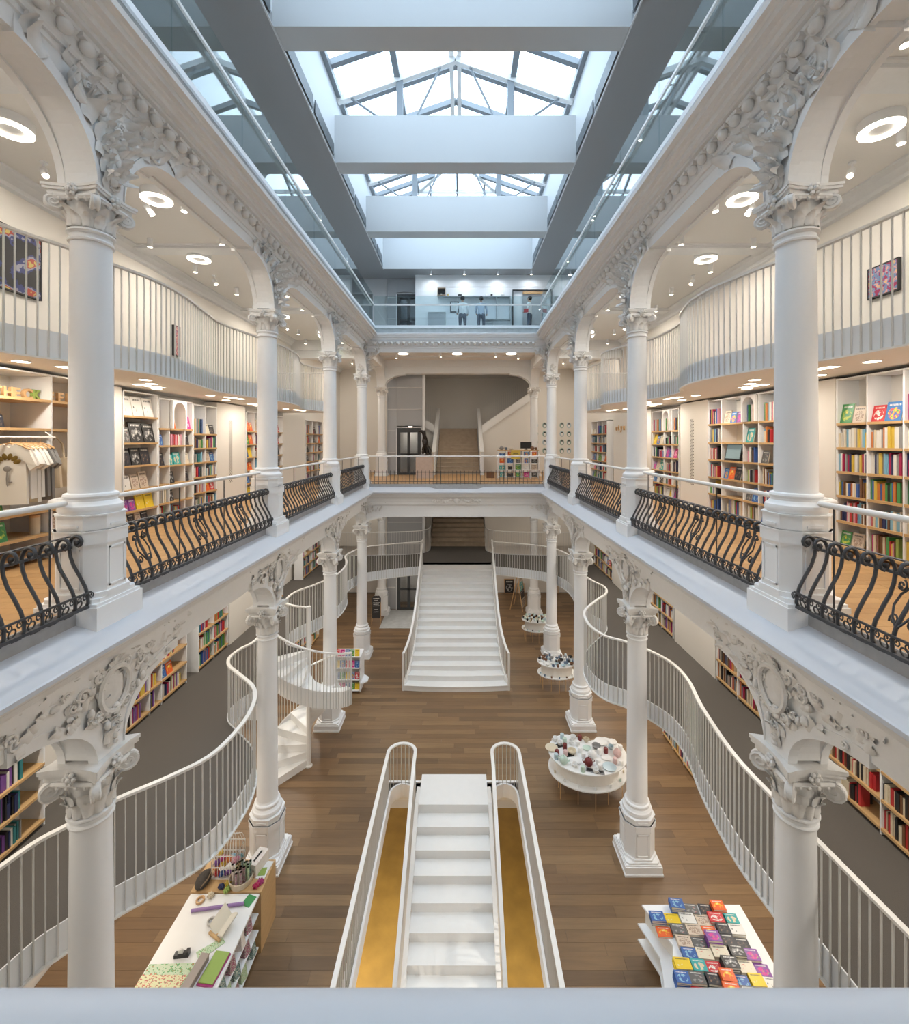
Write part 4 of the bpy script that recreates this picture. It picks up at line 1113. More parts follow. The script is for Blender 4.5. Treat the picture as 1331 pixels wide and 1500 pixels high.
b = MB(); b.lathe([(0.036, -0.151), (0.001, -0.1515)], 14); tl = b.mesh('lens', M['bulb'])
b = MB(); b.lathe([(0.10, 0.0), (0.10, -0.008), (0.085, -0.010)], 18); db = b.mesh('trim_ring', M['white'])
b = MB(); b.lathe([(0.085, -0.0105), (0.001, -0.011)], 18); dl = b.mesh('lens', M['bulb'])
b = MB(); b.box(-0.085, -0.28, -0.008, 0.085, 0.28, 0); pb = b.mesh('trim_frame', M['white'])
b = MB(); b.box(-0.07, -0.265, -0.011, 0.07, 0.265, -0.0085); plm = b.mesh('lens', M['bulb'])
LN = {}
def nth(*key):
    k = LN.get(key, 0); LN[key] = k+1; return ORD[k] if k < len(ORD) else '%dth' % (k+1)
def bay(y):
    for i in range(5):
        if y < CY[i+1]: return ('first bay', 'second bay', 'third bay', 'fourth bay', 'fifth bay')[i]
    return 'back hall'
def where_y(y):
    for i in range(5):
        if y < CY[i+1]: return ('before the nearest column', 'between the nearest and second columns', 'between the second and third columns', 'between the third and fourth columns', 'past the fourth column')[i]
    return 'in the back hall'
def side_of(x): return 'left' if x < -3.3 else ('right' if x > 3.3 else 'middle')
def ring_lamp(x, y, z=Z_C, p=0):
    t = thing('ring_lamp', '%s round ceiling lamp with a glowing ring, %s aisle, %s' % (nth('r', side_of(x), bay(y)), side_of(x), bay(y)), 'lamp', (x, y, z), 0, 'ring ceiling lamps')
    link('lamp_body', rb, t); link('ring_lens', rl, t); link('lamp_centre', rc, t)
    if p: lamp_light(t, -0.14, p, 0.38)
def spot_lamp(x, y, z=Z_C, p=0):
    t = thing('spotlight', '%s small cylinder spotlight on the white ceiling, %s aisle, %s' % (nth('s', side_of(x), bay(y)), side_of(x), bay(y)), 'spotlight', (x, y, z), 0, 'cylinder spotlights')
    link('lamp_body', sb, t); link('lens', sl, t)
    if p: lamp_light(t, -0.18, p, 0.08)
def track_lamp(x, y, tilt, rz, z=Z_C):
    t = thing('tilted_spotlight', '%s tilted white spotlight head on a stem, %s aisle, %s' % (nth('t', side_of(x), bay(y)), side_of(x), bay(y)), 'spotlight', (x, y, z), rz, 'tilted spotlights')
    link('stem', st, t); h = link('lamp_head', tb, t, (0, 0, -0.10), (tilt, 0, 0)); link('lens', tl, h)
def downlight(x, y, z, level, p=0, rect=False, rz=0):
    lab = '%s %s downlight under the %s mezzanine, %s aisle, %s' % (nth('d', rect, level, side_of(x), bay(y)), 'rectangular' if rect else 'round', level, side_of(x), bay(y))
    t = thing('panel_light' if rect else 'downlight', lab, 'downlight', (x, y, z), rz, '%s %s downlights' % (level, 'rectangular' if rect else 'round'))
    link('trim_frame' if rect else 'trim_ring', pb if rect else db, t); link('lens', plm if rect else dl, t)
    if p: lamp_light(t, -0.02, p, 0.16)
for s in (-1, 1):
    for i, y0 in enumerate((0.42, 4.42, 8.42, 12.42)):
        # ceiling above the upper mezzanine
        ring_lamp(s*4.3, y0+2.1, p=42); ring_lamp(s*4.95, y0+4.25 if i else 5.05, p=42)
        for x, y in ((4.0, 0.75), (5.35, 0.8), (4.05, 2.35), (5.2, 2.2), (4.1, 3.5), (5.45, 3.6)): spot_lamp(s*x, y0+y)
        track_lamp(s*4.6, y0+2.3, -s*0.0+0.6, s*1.2); track_lamp(s*5.3, y0+1.4, 0.7, s*2.2)
        # underside of the upper mezzanine
        zz = Z_M2-0.25
        if y0+1 < 14.5:
            for x, y, p in ((5.1, 0.9, 26), (5.35, 2.0, 0), (5.0, 3.0, 26), (5.4, 3.7, 0), (4.75, 2.5, 0)):
                if y0+y < 14.4: downlight(s*x, y0+y, zz, 'upper', p)
            for x, y in ((4.9, 1.5), (5.25, 3.3)):
                if y0+y < 14.4: downlight(s*x, y0+y, zz, 'upper', rect=True, rz=s*0.15)
        # lamps below the gallery floor lighting the lower mezzanine, and below that mezzanine
        for x, y in ((4.9, 1.0), (4.9, 3.0)):
            t = thing('downlight', '%s round downlight below the gallery floor, %s aisle, %s' % (nth('g', s, bay(y0+y)), SIDE[s], bay(y0+y)), 'downlight', (s*x, y0+y, 5.55), 0, 'gallery downlights')
            link('trim_ring', db, t); link('lens', dl, t); lamp_light(t, -0.02, 30, 0.16)
            downlight(s*x, y0+y, Z_M1-0.26, 'lower', 26)
for x in (-4.6, 4.6):
    downlight(x, 17.6, Z_M1-0.26, 'lower', 34); downlight(x, 21.5, 5.55, 'lower', 20)
for x in (-2.2, 0, 2.2):
    ring_lamp(x, 18.1, p=22)
for x, y in ((-2.9, 17.3), (-1.5, 17.4), (-0.7, 18.6), (0.8, 17.3), (1.6, 18.6), (2.9, 17.4), (-2.6, 18.9), (2.6, 19.0)): spot_lamp(x, y)
for x in (-0.35, 0.25): spot_lamp(x, 20.9, Z_C, p=18)
for s in (-1, 1):
    for x in (4.1, 4.5, 5.0): track_lamp(s*x, 20.6, 0.8, 0, Z_C)
    t = thing('spotlight', 'wall-washing spotlight in the back hall, %s side' % SIDE[s], 'spotlight', (s*4.8, 20.2, Z_C), 0, 'hall wall washers'); link('lamp_body', sb, t); link('lens', sl, t); lamp_light(t, -0.2, 55, 0.1)
    for y in (18.2,):
        t = thing('downlight', 'round downlight over the back of the lower mezzanine, %s side' % SIDE[s], 'downlight', (s*3.0, y, 5.55), 0, 'gallery downlights'); link('trim_ring', db, t); link('lens', dl, t); lamp_light(t, -0.02, 30, 0.16)
for x in (-0.7, 0.7):  # extra pair added to lift the dim rear stair and landing
    t = thing('downlight', 'added fill downlight above the rear stair of the lower mezzanine, %s' % ('left' if x < 0 else 'right'), 'downlight', (x, 20.3, 5.55), 0, 'rear downlights'); link('trim_ring', db, t); link('lens', dl, t); lamp_light(t, -0.02, 65, 0.16)
for x, y in ((-1.6, 18.9), (1.8, 18.9), (0.0, 22.5)):
    t = thing('downlight', 'round downlight over the ground floor behind the grand stair, %s' % ('left' if x < 0 else 'right' if x > 1 else 'middle'), 'downlight', (x, y, Z_M1-0.26), 0, 'rear downlights'); link('trim_ring', db, t); link('lens', dl, t); lamp_light(t, -0.02, 30, 0.16)
for i, (x, y) in enumerate(((-2.4, 9.0), (-2.4, 6.0), (2.4, 7.5), (2.4, 4.0))):
    t = thing('downlight', '%s round downlight in the basement ceiling' % ORD[i], 'downlight', (x, y, -0.26), 0, 'basement downlights'); link('trim_ring', db, t); link('lens', dl, t); lamp_light(t, -0.02, 110, 0.16)
for s in (-1, 1):
    for i, y in enumerate((3.0, 7.0, 11.0, 15.0, 18.5)):  # lamps added along both sides to brighten the dark top storey
        t = thing('fill_lamp', '%s added fill lamp in the top storey, %s side' % (ORD[i], SIDE[s]), 'lamp', (s*4.6, y, Z_SOF), 0, 'added top storey lamps'); link('lamp_body', sb, t); link('lens', sl, t)
        d = lamp_light(t, -0.18, 22, 0.09); d.data.color = (1.0, 0.95, 0.88)
for i, x in enumerate((-1.2, 0.3, 1.8, 3.3)):  # cool lamps added in place of daylight on the far wall
    t = thing('fill_lamp', '%s added fill lamp from the left over the people on the top storey' % ('first', 'second', 'third', 'fourth')[i], 'lamp', (x, 18.0 if False else 19.9, Z_SOF), 0, 'added top storey lamps'); link('lamp_body', sb, t); link('lens', sl, t)
    d = lamp_light(t, -0.18, 11, 0.09); d.data.color = (0.9, 0.95, 1.0)
# exit sign
t = thing('exit_sign', 'small green illuminated exit sign on the lintel at the back left', 'sign', (-4.6, 16.12, 11.12))
b = MB(); b.box(-0.2, 0, 0, 0.2, 0.05, 0.2); b.build('sign_box', M['exit'], t)
b = MB(); b.box(-0.13, -0.004, 0.04, -0.02, 0, 0.16).box(0.04, -0.004, 0.05, 0.08, 0, 0.15).box(0.1, -0.004, 0.05, 0.15, 0, 0.09); b.build('pictogram', M['chalk'], t)
# ================================================================ BOOKCASES AND BOOKS
def spine_mesh():
    b = MB(); b.box(0, 0, 0, 1, 0.05, 1).box(0, 0.05, 0, 0.1, 1, 1).box(0.9, 0.05, 0, 1, 1, 1); b.box(0.1, 0.05, 0.015, 0.9, 0.97, 0.985, 1)
    return b.mesh('book', [PM['red'], M['paper']])
def face_mesh():
    b = MB(); b.box(0, 0, 0, 1, 0.14, 1).box(0, 0.86, 0, 1, 1, 1).box(0, 0.14, 0, 0.02, 0.86, 1); b.box(0.02, 0.14, 0.012, 0.98, 0.86, 0.988, 1)
    return b.mesh('display_book', [ART[AN[0]], M['paper']])
def flat_mesh():
    b = MB(); b.box(-0.5, -0.5, 0, 0.5, 0.5, 0.12).box(-0.5, -0.5, 0.88, 0.5, 0.5, 1).box(-0.5, -0.5, 0.12, -0.47, 0.5, 0.88); b.box(-0.47, -0.485, 0.12, 0.485, 0.485, 0.88, 1)
    return b.mesh('table_book', [ART[AN[0]], M['paper']])
SPM, FCM, FLM = spine_mesh(), face_mesh(), flat_mesh()
BUDGET = {'spine': 300, 'face': 300}
BSTUFF = MB(); br = random.Random(21)
PNM = list(PM.values())
SHORT = {'low white bookcase on the left mezzanine beyond the gap': 'lower left bookcase beyond gap',
         'low white bookcase on the right mezzanine past the second column': 'lower right bookcase past second column',
         'far white bookcase on the right mezzanine': 'far lower right bookcase',
         'low white bookcase on the left mezzanine past the spiral stair': 'lower left bookcase past spiral stair',
         'far white bookcase on the left mezzanine': 'far lower left bookcase',
         'white bookcase beside the nearest right gallery column': 'bookcase beside nearest right column',
         'white bookcase with arch and tablet between the two right columns': 'right gallery bookcase with tablet',
         'white bookcase with small arch behind the second right gallery column': 'right bookcase with small arch',
         'white bookcase at the far end of the right gallery': 'far right gallery bookcase',
         'white bookcase of large art books past the nearest left column': 'art bookcase, left gallery',
         'white bookcase with round arch on the left gallery': 'arched bookcase, left gallery',
         'tall white bookcase before the perforated panel on the left gallery': 'tall bookcase, left gallery',
         'white bookcase beside the second left gallery column': 'bookcase beside second left column',
         'white bookcase between the second and third left gallery columns': 'bookcase before third left column',
         'white bookcase at the far end of the left gallery': 'far left gallery bookcase',
         'low white bookcase on the left mezzanine behind the nearest arch': 'lower left bookcase behind arch',
         'low white bookcase on the right mezzanine behind the nearest arch': 'lower right bookcase behind arch',
         'low white bookcase at the left edge of the lower mezzanine': 'lower-mezzanine bookcase at left edge',
         'low white bookcase at the right edge of the lower mezzanine': 'lower-mezzanine bookcase at right edge',
         'white open cabinet with hanging shirts left of the nearest column': 'clothes cabinet'}
class Case:
    def __init__(c, s, y0, y1, z0, H, cols, rows, desc, xf=5.7, depth=0.34, back=True, name='bookcase', short=None):
        c.short = SHORT.get(desc) or desc.replace('white ', '').replace('tall ', '').replace('low ', '')
        c.s, c.z0, c.xf, c.desc, c.rows, c.H, c.depth = s, z0, xf, desc, rows, H, depth
        W = y1-y0; c.W = W
        c.org = Vector((s*xf, y0 if s < 0 else y1, z0)); c.rz = PI/2 if s < 0 else -PI/2
        tot = sum(cols); c.x = [0.0]
        for q in cols: c.x.append(c.x[-1]+q/tot*W)
        c.root = thing(name, desc[0].upper()+desc[1:] if False else desc, 'bookcase', c.org, c.rz, 'white bookcases')
        if back:
            b = MB(); b.box(0, depth-0.015, 0, W, depth, H); b.build('back_panel', M['wall'], c.root)
        for i, x in enumerate(c.x):
            a = x-0.012 if 0 < i < len(c.x)-1 else (x if i == 0 else x-0.024)
            b = MB(); b.box(a, 0.006, 0, a+0.024, depth-0.015, H); b.build('upright', M['white'], c.root)
        for i in range(len(cols)):
            for z in rows:
                b = MB(); b.box(c.x[i]+0.0125, -0.004, z-0.035, c.x[i+1]-0.0125, depth-0.016, z); b.build('shelf', M['oak'], c.root)
        b = MB(); b.box(0, 0.0, H-0.02, W, depth, H); b.build('top_panel', M['white'], c.root)
    def P(c, x, y, z):
        v = Matrix.Rotation(c.rz, 4, 'Z') @ Vector((x, y, z)); return v+c.org
    def cell(c, i, j):
        z = c.rows[j]; zt = (c.rows[j+1]-0.035) if j+1 < len(c.rows) else c.H-0.02
        return c.x[i]+0.016, c.x[i+1]-0.016, z, zt-z
    def book(c, x, t, d, h, z, col, y=0.03, lean=0.0):
        if BUDGET['spine'] > 0:
            BUDGET['spine'] -= 1
            o = link('book', SPM, None, c.P(x, y, z), (0, -lean, c.rz) if False else (0, 0, c.rz), (t, d, h)); paint(o, PM[col])
            tag(o, '%s %s book upright on %s of %s' % (nth('b', col, z, c.short), col, c.shelfname(z), c.short), 'book', 'upright books on the shelves')
        else:
            T = Matrix.Translation(c.P(x, y, z)) @ Matrix.Rotation(c.rz, 4, 'Z')
            BSTUFF.box(0, 0, 0, t, d, h, PN.index(col), T)
    def shelfname(c, z):
        k = min(range(len(c.rows)), key=lambda q: abs(c.rows[q]-z)); return ('bottom shelf', 'second shelf', 'third shelf', 'fourth shelf', 'fifth shelf', 'sixth shelf', 'seventh shelf')[k]
    def spines(c, i, j, cols=None, f0=0.0, f1=1.0, hmin=0.55, hmax=0.9):
        x0, x1, z, h = c.cell(i, j); L = x1-x0; x = x0+L*f0; xe = x0+L*f1; cols = cols or PNW
        base = br.uniform(hmin, hmax)
        while True:
            t = br.uniform(0.014, 0.042)
            if x+t > xe: break
            if br.random() < 0.25: base = br.uniform(hmin, hmax)
            hh = min(h*0.95, max(0.14, min(0.33, h*(base+br.uniform(-0.05, 0.05)))))
            c.book(x+0.0005, t-0.001, br.uniform(0.13, 0.2), hh, z, br.choice(cols), y=br.uniform(0.02, 0.05)); x += t
    def faces(c, i, j, n=None, arts=None, size=1.0):
        x0, x1, z, h = c.cell(i, j); L = x1-x0; x = x0+0.01
        arts = arts or AN; k = 0
        while True:
            hh = min(h*0.86, br.uniform(0.20, 0.29)*size); w = hh*br.uniform(0.66, 0.85)
            if x+w > x1-0.005 or (n is not None and k >= n): break
            c.face(x, w, hh, z, br.choice(arts)); x += w+br.uniform(0.005, 0.03); k += 1
    def face(c, x, w, h, z, a):
        lean = 0.20; t = 0.022
        T = Matrix.Translation(c.P(x, 0.035+t*math.cos(lean)*0, z)) @ Matrix.Rotation(c.rz, 4, 'Z') @ Matrix.Rotation(-lean, 4, 'X')
        BUDGET['face'] -= 1
        o = link('display_book', FCM, None); o.matrix_world = T @ Matrix.Diagonal((w, t, h, 1)); paint(o, ART[a])
        tag(o, '%s %s cover on %s of %s' % (nth('f', a, z, c.short), a, c.shelfname(z), c.short), 'book', 'books displayed face out')
R6 = [0.09, 0.455, 0.82, 1.17, 1.52, 1.87]
R6b = [0.09, 0.44, 0.80, 1.16, 1.52, 1.88]
# --- upper gallery, right side
c = Case(1, 4.55, 6.55, Z_L1, 2.52, (1, 1, 1, 1), R6, 'white bookcase beside the nearest right gallery column')
pal_top = ['red', 'crimson', 'crimson', 'magenta', 'navy', 'white', 'cream', 'grey']
for i in range(4):
    for j in range(6):
        k = 4-1-i            # columns seen from the left come last in local x
        pal = {5: pal_top, 4: ['white', 'white', 'cream', 'grey', 'sky blue', 'orange', 'white', 'yellow'], 3: ['white', 'white', 'crimson', 'grey', 'navy', 'yellow', 'navy', 'sky blue'], 2: ['white', 'brown', 'green', 'cream', 'orange', 'black', 'blue', 'yellow'],
               1: ['cream', 'pink', 'sky blue', 'white', 'red', 'navy', 'white', 'brown'], 0: ['red', 'green', 'yellow', 'pink', 'magenta', 'lime', 'white', 'cream', 'brown']}[j]
        if i == 0 or (i == 1 and j in (5, 3)): c.faces(i, j, arts=['brightly illustrated', 'blue and white', 'green and yellow', 'red and white', 'sepia illustrated']) if j in (5, 0) else c.spines(i, j, pal)
        else: c.spines(i, j, pal, 0.0, br.uniform(0.8, 1.0))
c = Case(1, 7.45, 9.95, Z_L1, 2.5, (0.9, 1.3, 0.8, 0.75, 0.7), [0.09, 0.45, 0.82, 1.20, 1.58, 1.98], 'white bookcase with arch and tablet between the two right columns')
for j in range(6):
    for i in range(5):
        # local x runs towards the camera on this side: 0 = far
        if i == 1 and j in (3, 4): continue
        if i == 0: c.spines(i, j, None, 0, 0.7)
        elif i in (4,): c.faces(i, j, 2, ['orange and yellow', 'pink and magenta', 'yellow and white', 'red and white'])
        elif (i+j) % 3 == 0: c.faces(i, j)
        elif br.random() < 0.75: c.spines(i, j, None, 0.2, br.uniform(0.7, 1.0))
CR2 = c
c = Case(1, 11.3, 12.9, Z_L1, 2.45, (1.0, 0.6, 0.5), R6b, 'white bookcase with small arch behind the second right gallery column')
for j in range(6):
    for i in range(3):
        if br.random() < 0.35: c.faces(i, j)
        else: c.spines(i, j, None, 0.1, br.uniform(0.6, 1.0))
CR3 = c
c = Case(1, 16.9, 18.9, Z_L1, 2.4, (1, 0.8, 0.8), R6b, 'white bookcase at the far end of the right gallery')
for j in range(6):
    for i in range(3):
        if br.random() < 0.5: c.faces(i, j, 2)
        else: c.spines(i, j, ['blue', 'navy', 'red', 'white', 'grey', 'teal'], 0.1, 0.6)
# --- upper gallery, left side
c = Case(-1, 7.72, 8.60, Z_L1, 2.5, (1,), [0.10, 0.36, 0.74, 1.17, 1.58, 2.06], 'white bookcase of large art books past the nearest left column')
c.faces(0, 5, 3, ['black-on-white'], 1.35); c.faces(0, 4, 3, ['monochrome', 'grey and red'], 1.35)
c.faces(0, 3, 3, ['dark photographic', 'monochrome'], 1.3); c.faces(0, 2, 3, ['sepia illustrated', 'black-on-white', 'dark photographic'], 1.2)
c.faces(0, 1, 4, ['pink and magenta', 'yellow and white', 'purple and green']); c.faces(0, 0, 4, ['sepia illustrated', 'dark photographic'], 0.8)
c = Case(-1, 8.62, 9.72, Z_L1, 2.45, (0.7, 1.1, 0.6), [0.10, 0.38, 0.75, 1.12, 1.52, 1.86], 'white bookcase with round arch on the left gallery')
c.faces(1, 5, 1, ['orange and yellow'], 1.3); c.faces(2, 5, 1, ['pink and magenta']); c.faces(0, 4, 1, ['blue and white']); c.spines(1, 4, ['white', 'cream', 'pink', 'red'], 0.05, 0.95); c.faces(2, 4, 1, ['dark photographic'])
c.faces(0, 3, 1, ['dark photographic']); c.faces(1, 3, 2, ['teal and cream', 'dark photographic']); c.faces(2, 3, 1, ['red-spotted cream']); c.faces(1, 2, 1, ['monochrome']); c.spines(0, 1, ['white', 'grey', 'cream']); c.faces(1, 1, 1, ['monochrome']); c.faces(2, 2, 1, ['dark photographic'])
c.spines(1, 0, None, 0, 0.8); c.spines(0, 0, None, 0, 0.7)
CL2 = c
c = Case(-1, 9.74, 10.68, Z_L1, 2.42, (1, 1), [0.09, 0.45, 0.80, 1.13, 1.45, 1.77], 'tall white bookcase before the perforated panel on the left gallery')
for j in range(6):
    c.spines(0, j, None, 0.05, 0.9)
    (c.faces if j % 2 else c.spines)(1, j)
c = Case(-1, 12.15, 12.95, Z_L1, 2.42, (1, 0.7), R6b, 'white bookcase beside the second left gallery column')
for j in range(6):
    c.faces(0, j, 2, ['green and yellow', 'yellow and white', 'blue and white', 'orange and yellow']); c.spines(1, j, None, 0, 0.8)
c = Case(-1, 13.4, 14.6, Z_L1, 2.4, (1, 1), R6b, 'white bookcase between the second and third left gallery columns')
for j in range(6):
    c.spines(0, j, None, 0, 0.6); c.faces(1, j, 2, ['dark photographic', 'monochrome', 'red and white'])
c = Case(-1, 16.8, 18.8, Z_L1, 2.4, (1, 0.8, 0.8), R6b, 'white bookcase at the far end of the left gallery')
for j in range(6):
    for i in range(3): (c.faces(i, j, 2, ['monochrome', 'dark photographic', 'orange and yellow', 'red and white']) if br.random() < 0.6 else c.spines(i, j, None, 0, 0.5))
# --- lower mezzanine
RM = [0.09, 0.46, 0.83, 1.20, 1.57, 1.94]
def mezz_case(s, y0, y1, cols, desc, xf=5.6, pal=None, rows=4):
    c = Case(s, y0, y1, Z_M1, 2.4, cols, RM, desc, xf, 0.34)
    for j in range(6):
        for i in range(len(cols)):
            if j >= rows: continue
            if br.random() < 0.12: c.faces(i, j, 2)
            else: c.spines(i, j, pal, 0.0, br.uniform(0.55, 1.0))
mezz_case(-1, 7.45, 9.35, (1.2, 0.5, 1.2), 'low white bookcase on the left mezzanine behind the nearest arch', pal=['red', 'crimson', 'white', 'black', 'navy', 'yellow', 'purple', 'cream'])
mezz_case(1, 7.6, 9.45, (1, 1.1, 0.5), 'low white bookcase on the right mezzanine behind the nearest arch', pal=['black', 'navy', 'brown', 'cream', 'orange', 'grey', 'crimson'])
mezz_case(-1, 4.2, 5.9, (1, 1), 'low white bookcase at the left edge of the lower mezzanine', 5.35, pal=['purple', 'navy', 'white', 'teal', 'black', 'grey'])
mezz_case(1, 4.9, 6.6, (1, 1), 'low white bookcase at the right edge of the lower mezzanine', pal=['black', 'brown', 'red', 'cream'])
mezz_case(-1, 9.75, 11.0, (1, 1), 'low white bookcase on the left mezzanine beyond the gap', 5.6, pal=['blue', 'green', 'white', 'red', 'orange'])
mezz_case(1, 11.4, 13.4, (1, 1, 1), 'low white bookcase on the right mezzanine past the second column', 5.6)
mezz_case(1, 16.0, 18.2, (1, 1, 1), 'far white bookcase on the right mezzanine', 5.6)
mezz_case(-1, 12.6, 14.4, (1, 1), 'low white bookcase on the left mezzanine past the spiral stair', 5.6)
mezz_case(-1, 16.2, 18.2, (1, 1), 'far white bookcase on the left mezzanine', 5.6)
# --- ground floor under the mezzanine
for s, y0, y1, d in ((1, 10.3, 12.0, 'ground floor bookcase under the right mezzanine'), (-1, 12.6, 14.6, 'ground floor bookcase under the left mezzanine'), (-1, 15.4, 18.0, 'ground floor bookcase at the far left')):
    c = Case(s, y0, y1, 0.0, 2.3, (1, 1, 1), RM, 'white '+d, 5.6, 0.34)
    for j in range(6):
        for i in range(3): c.spines(i, j, None, 0, 0.8)
tag(BSTUFF.build('books', PNM), 'rows of further books on the more distant shelves', 'books', kind='stuff')

# arches in front of two bookcases
def arch_niche(c, i, j, label):
    x0, x1, z, h = c.cell(i, j); w = x1-x0; r = w*0.40; cx = 0.5*(x0+x1); zc = z+h-r-0.03
    b = MB(); n = 16; front = -0.05
    outer = [(x0, z), (x0, z+h), (x1, z+h), (x1, z)]
    arc = [(cx-r, z)]+[(cx-r*math.cos(PI*k/n), zc+r*math.sin(PI*k/n)) for k in range(n+1)]+[(cx+r, z)]
    vs = []; fs = []
    for k, (x, zz) in enumerate(arc):
        t = k/(len(arc)-1); ox = x0 if k <= 1 else (x1 if k >= len(arc)-2 else x0+(x1-x0)*(k-1)/(len(arc)-3)); oz = z if k in (0, len(arc)-1) else z+h
        vs += [(x, front, zz), (ox, front, oz), (x, 0.28, zz), (ox, 0.0, oz)]
    for k in range(len(arc)-1):
        a, b2 = 4*k, 4*(k+1); fs += [(a, b2, b2+1, a+1), (a, a+2, b2+2, b2), (a+1, b2+1, b2+3, a+3)]
    b.add(vs, fs); o = b.build('arched_front', M['white'], c.root, smooth=40)
arch_niche(CL2, 1, 5, ''); arch_niche(CR2, 2, 5, ''); arch_niche(CR3, 1, 5, '')
# tablet standing in the right bookcase
x0, x1, z, h = CR2.cell(1, 3)
t = thing('tablet_screen', 'black framed tablet screen standing in the right gallery bookcase', 'screen', CR2.P(x0+0.06, 0.02, z), CR2.rz)
b = MB(); T = Matrix.Rotation(-0.2, 4, 'X'); b.box(0, 0, 0, 0.52, 0.03, 0.36, 0, T); b.build('bezel', M['black'], t)
b = MB(); b.box(0.025, -0.004, 0.045, 0.495, 0.0, 0.335, 0, T); b.build('display', M['screen'], t)
b = MB(); b.box(0.1, 0.05, 0, 0.42, 0.16, 0.015); b.build('foot', M['black'], t)
# plain wall panels with perforated strips
for s, y0, y1 in ((-1, 10.70, 12.10), (1, 10.0, 11.25), (-1, 14.65, 16.75), (1, 13.0, 16.2), (-1, 7.12, 7.70), (1, 6.58, 7.42)):
    big = y1-y0 > 1.0
    t = thing('wall_panel', '%s cream wall panel%s between bookcases on the %s gallery' % ('wide' if y1-y0 > 1.8 else ('tall' if big else 'narrow'), ' with perforated strip' if big and y0 < 12 else '', SIDE[s]), 'panel', (s*5.72, y0, Z_L1))
    b = MB(); b.box(0, 0, 0, s*0.32, y1-y0, 2.54); b.build('panel', M['wall'], t)
    if big and y0 < 12:
        b = MB(); yc = 0.55 if s < 0 else 0.6
        for zi in range(44):
            for yi in range(5): 
                if (zi+yi) % 2 == 0: b.box(-s*0.004, yc+yi*0.035, 0.55+zi*0.036, 0, yc+yi*0.035+0.024, 0.55+zi*0.036+0.026)
        tag(b.build('perforations', M['perf'], t), kind='stuff')
# the same for the lower mezzanine
for s, y0, y1 in ((-1, 11.05, 12.55), (1, 9.5, 11.3), (1, 13.5, 15.9), (-1, 6.0, 7.4), (1, 6.7, 7.55)):
    t = thing('wall_panel', '%s cream panel between bookcases on the lower mezzanine, %s, %s' % ('broad' if y1-y0 > 1.4 else 'slim', SIDE[s], bay(y0)), 'panel', (s*5.6, y0, Z_M1))
    b = MB(); b.box(0, 0, 0, s*0.42, y1-y0, 2.69); b.build('panel', M['wall'], t)

# ================================================================ CLOTHES CORNER (left gallery, near)
c = Case(-1, 4.6, 7.1, Z_L1, 2.52, (1.5, 1.0), [0.10, 0.36, 0.68, 1.78, 2.17], 'white open cabinet with hanging shirts left of the nearest column', 5.45, 0.58, name='clothes_cabinet')
c.root['category'] = 'cabinet'; del c.root['group']
c.faces(0, 3, 6, ['sepia illustrated', 'dark photographic'], 0.8)
c.faces(0, 1, 5, ['dark photographic', 'green and yellow'], 1.0); c.faces(0, 2, 5, ['green and yellow', 'sepia illustrated'], 0.9); c.faces(1, 1, 2, ['sepia illustrated'])
def letter(ch, x, z, m, nm):
    cu = bpy.data.curves.new('letter', 'FONT'); cu.body = ch; cu.size = 0.185; cu.extrude = 0.022; cu.offset = 0.006
    tmp = bpy.data.objects.new('tmp', cu); COL.objects.link(tmp)
    dg = bpy.context.evaluated_depsgraph_get(); me = bpy.data.meshes.new_from_object(tmp.evaluated_get(dg)); bpy.data.objects.remove(tmp)
    for v in me.vertices: v.co = Vector((v.co.x, -v.co.z+0.03, v.co.y))
    me.materials.clear(); me.materials.append(m)
    o = link('wooden_letter', me, None, c.P(x, 0.10, z), (0, 0, c.rz))
    tag(o, '%s block letter %s standing on the top shelf above the shirts' % (nm, ch), 'letter', 'block letters')
zt = 2.17
for k, ch in enumerate('THEC'): letter(ch, 0.83+0.128*k, zt, M['hanger'], 'pale wooden')
letter('K', 1.335, zt, PM['lime'], 'bright green')
for k, ch in enumerate('EFF'): letter(ch, 1.56+0.15*k, zt, M['hanger'], ('first pale wooden', 'second pale wooden', 'last pale wooden')[k])
t = thing('clothes_rail', 'white metal clothes rail in the cabinet left of the nearest column', 'rail', c.P(0.04, -0.10, 1.66), c.rz)
b = MB(); b.tube([(0, 0, 0), (1.40, 0, 0)], 0.012, 8); b.build('rail', M['steel'], t)
b = MB(); b.tube([(0.03, 0, 0), (0.03, 0.13, 0.085)], 0.008, 6); b.build('bracket', M['steel'], t)
b = MB(); b.tube([(1.37, 0, 0), (1.37, 0.13, 0.085)], 0.008, 6); b.build('bracket', M['steel'], t)
SH = [(-0.07, 0), (-0.22, -0.05), (-0.34, -0.26), (-0.25, -0.32), (-0.20, -0.22), (-0.215, -0.72), (0.215, -0.72), (0.20, -0.22), (0.25, -0.32), (0.34, -0.26), (0.22, -0.05), (0.07, 0), (0, -0.04)]
def shirt_mesh(w, long, seed):
    r = random.Random(seed); b = MB()
    prof = [(x*w, z*long) for x, z in SH]; n = len(prof)
    f = [(x, -0.022+0.02*math.sin(9*x+seed), z) for x, z in prof]; k = [(x, 0.022+0.015*math.sin(7*x+seed), z) for x, z in prof]
    b.add(f+k, [tuple(range(n)), tuple(range(2*n-1, n-1, -1))]+[(i, (i+1) % n, n+(i+1) % n, n+i) for i in range(n)])
    return b.mesh('shirt', M['fabric'], 60)
hm = MB(); hm.tube([(-0.2, 0, -0.06), (-0.1, 0, -0.01), (0, 0, 0.015), (0.1, 0, -0.01), (0.2, 0, -0.06)], 0.012, 6); hm.tube([(0, 0, 0.015), (0, 0, 0.05), (0.02, 0, 0.075), (0, 0, 0.09)], 0.003, 4); hme = hm.mesh('hanger', M['hanger'])
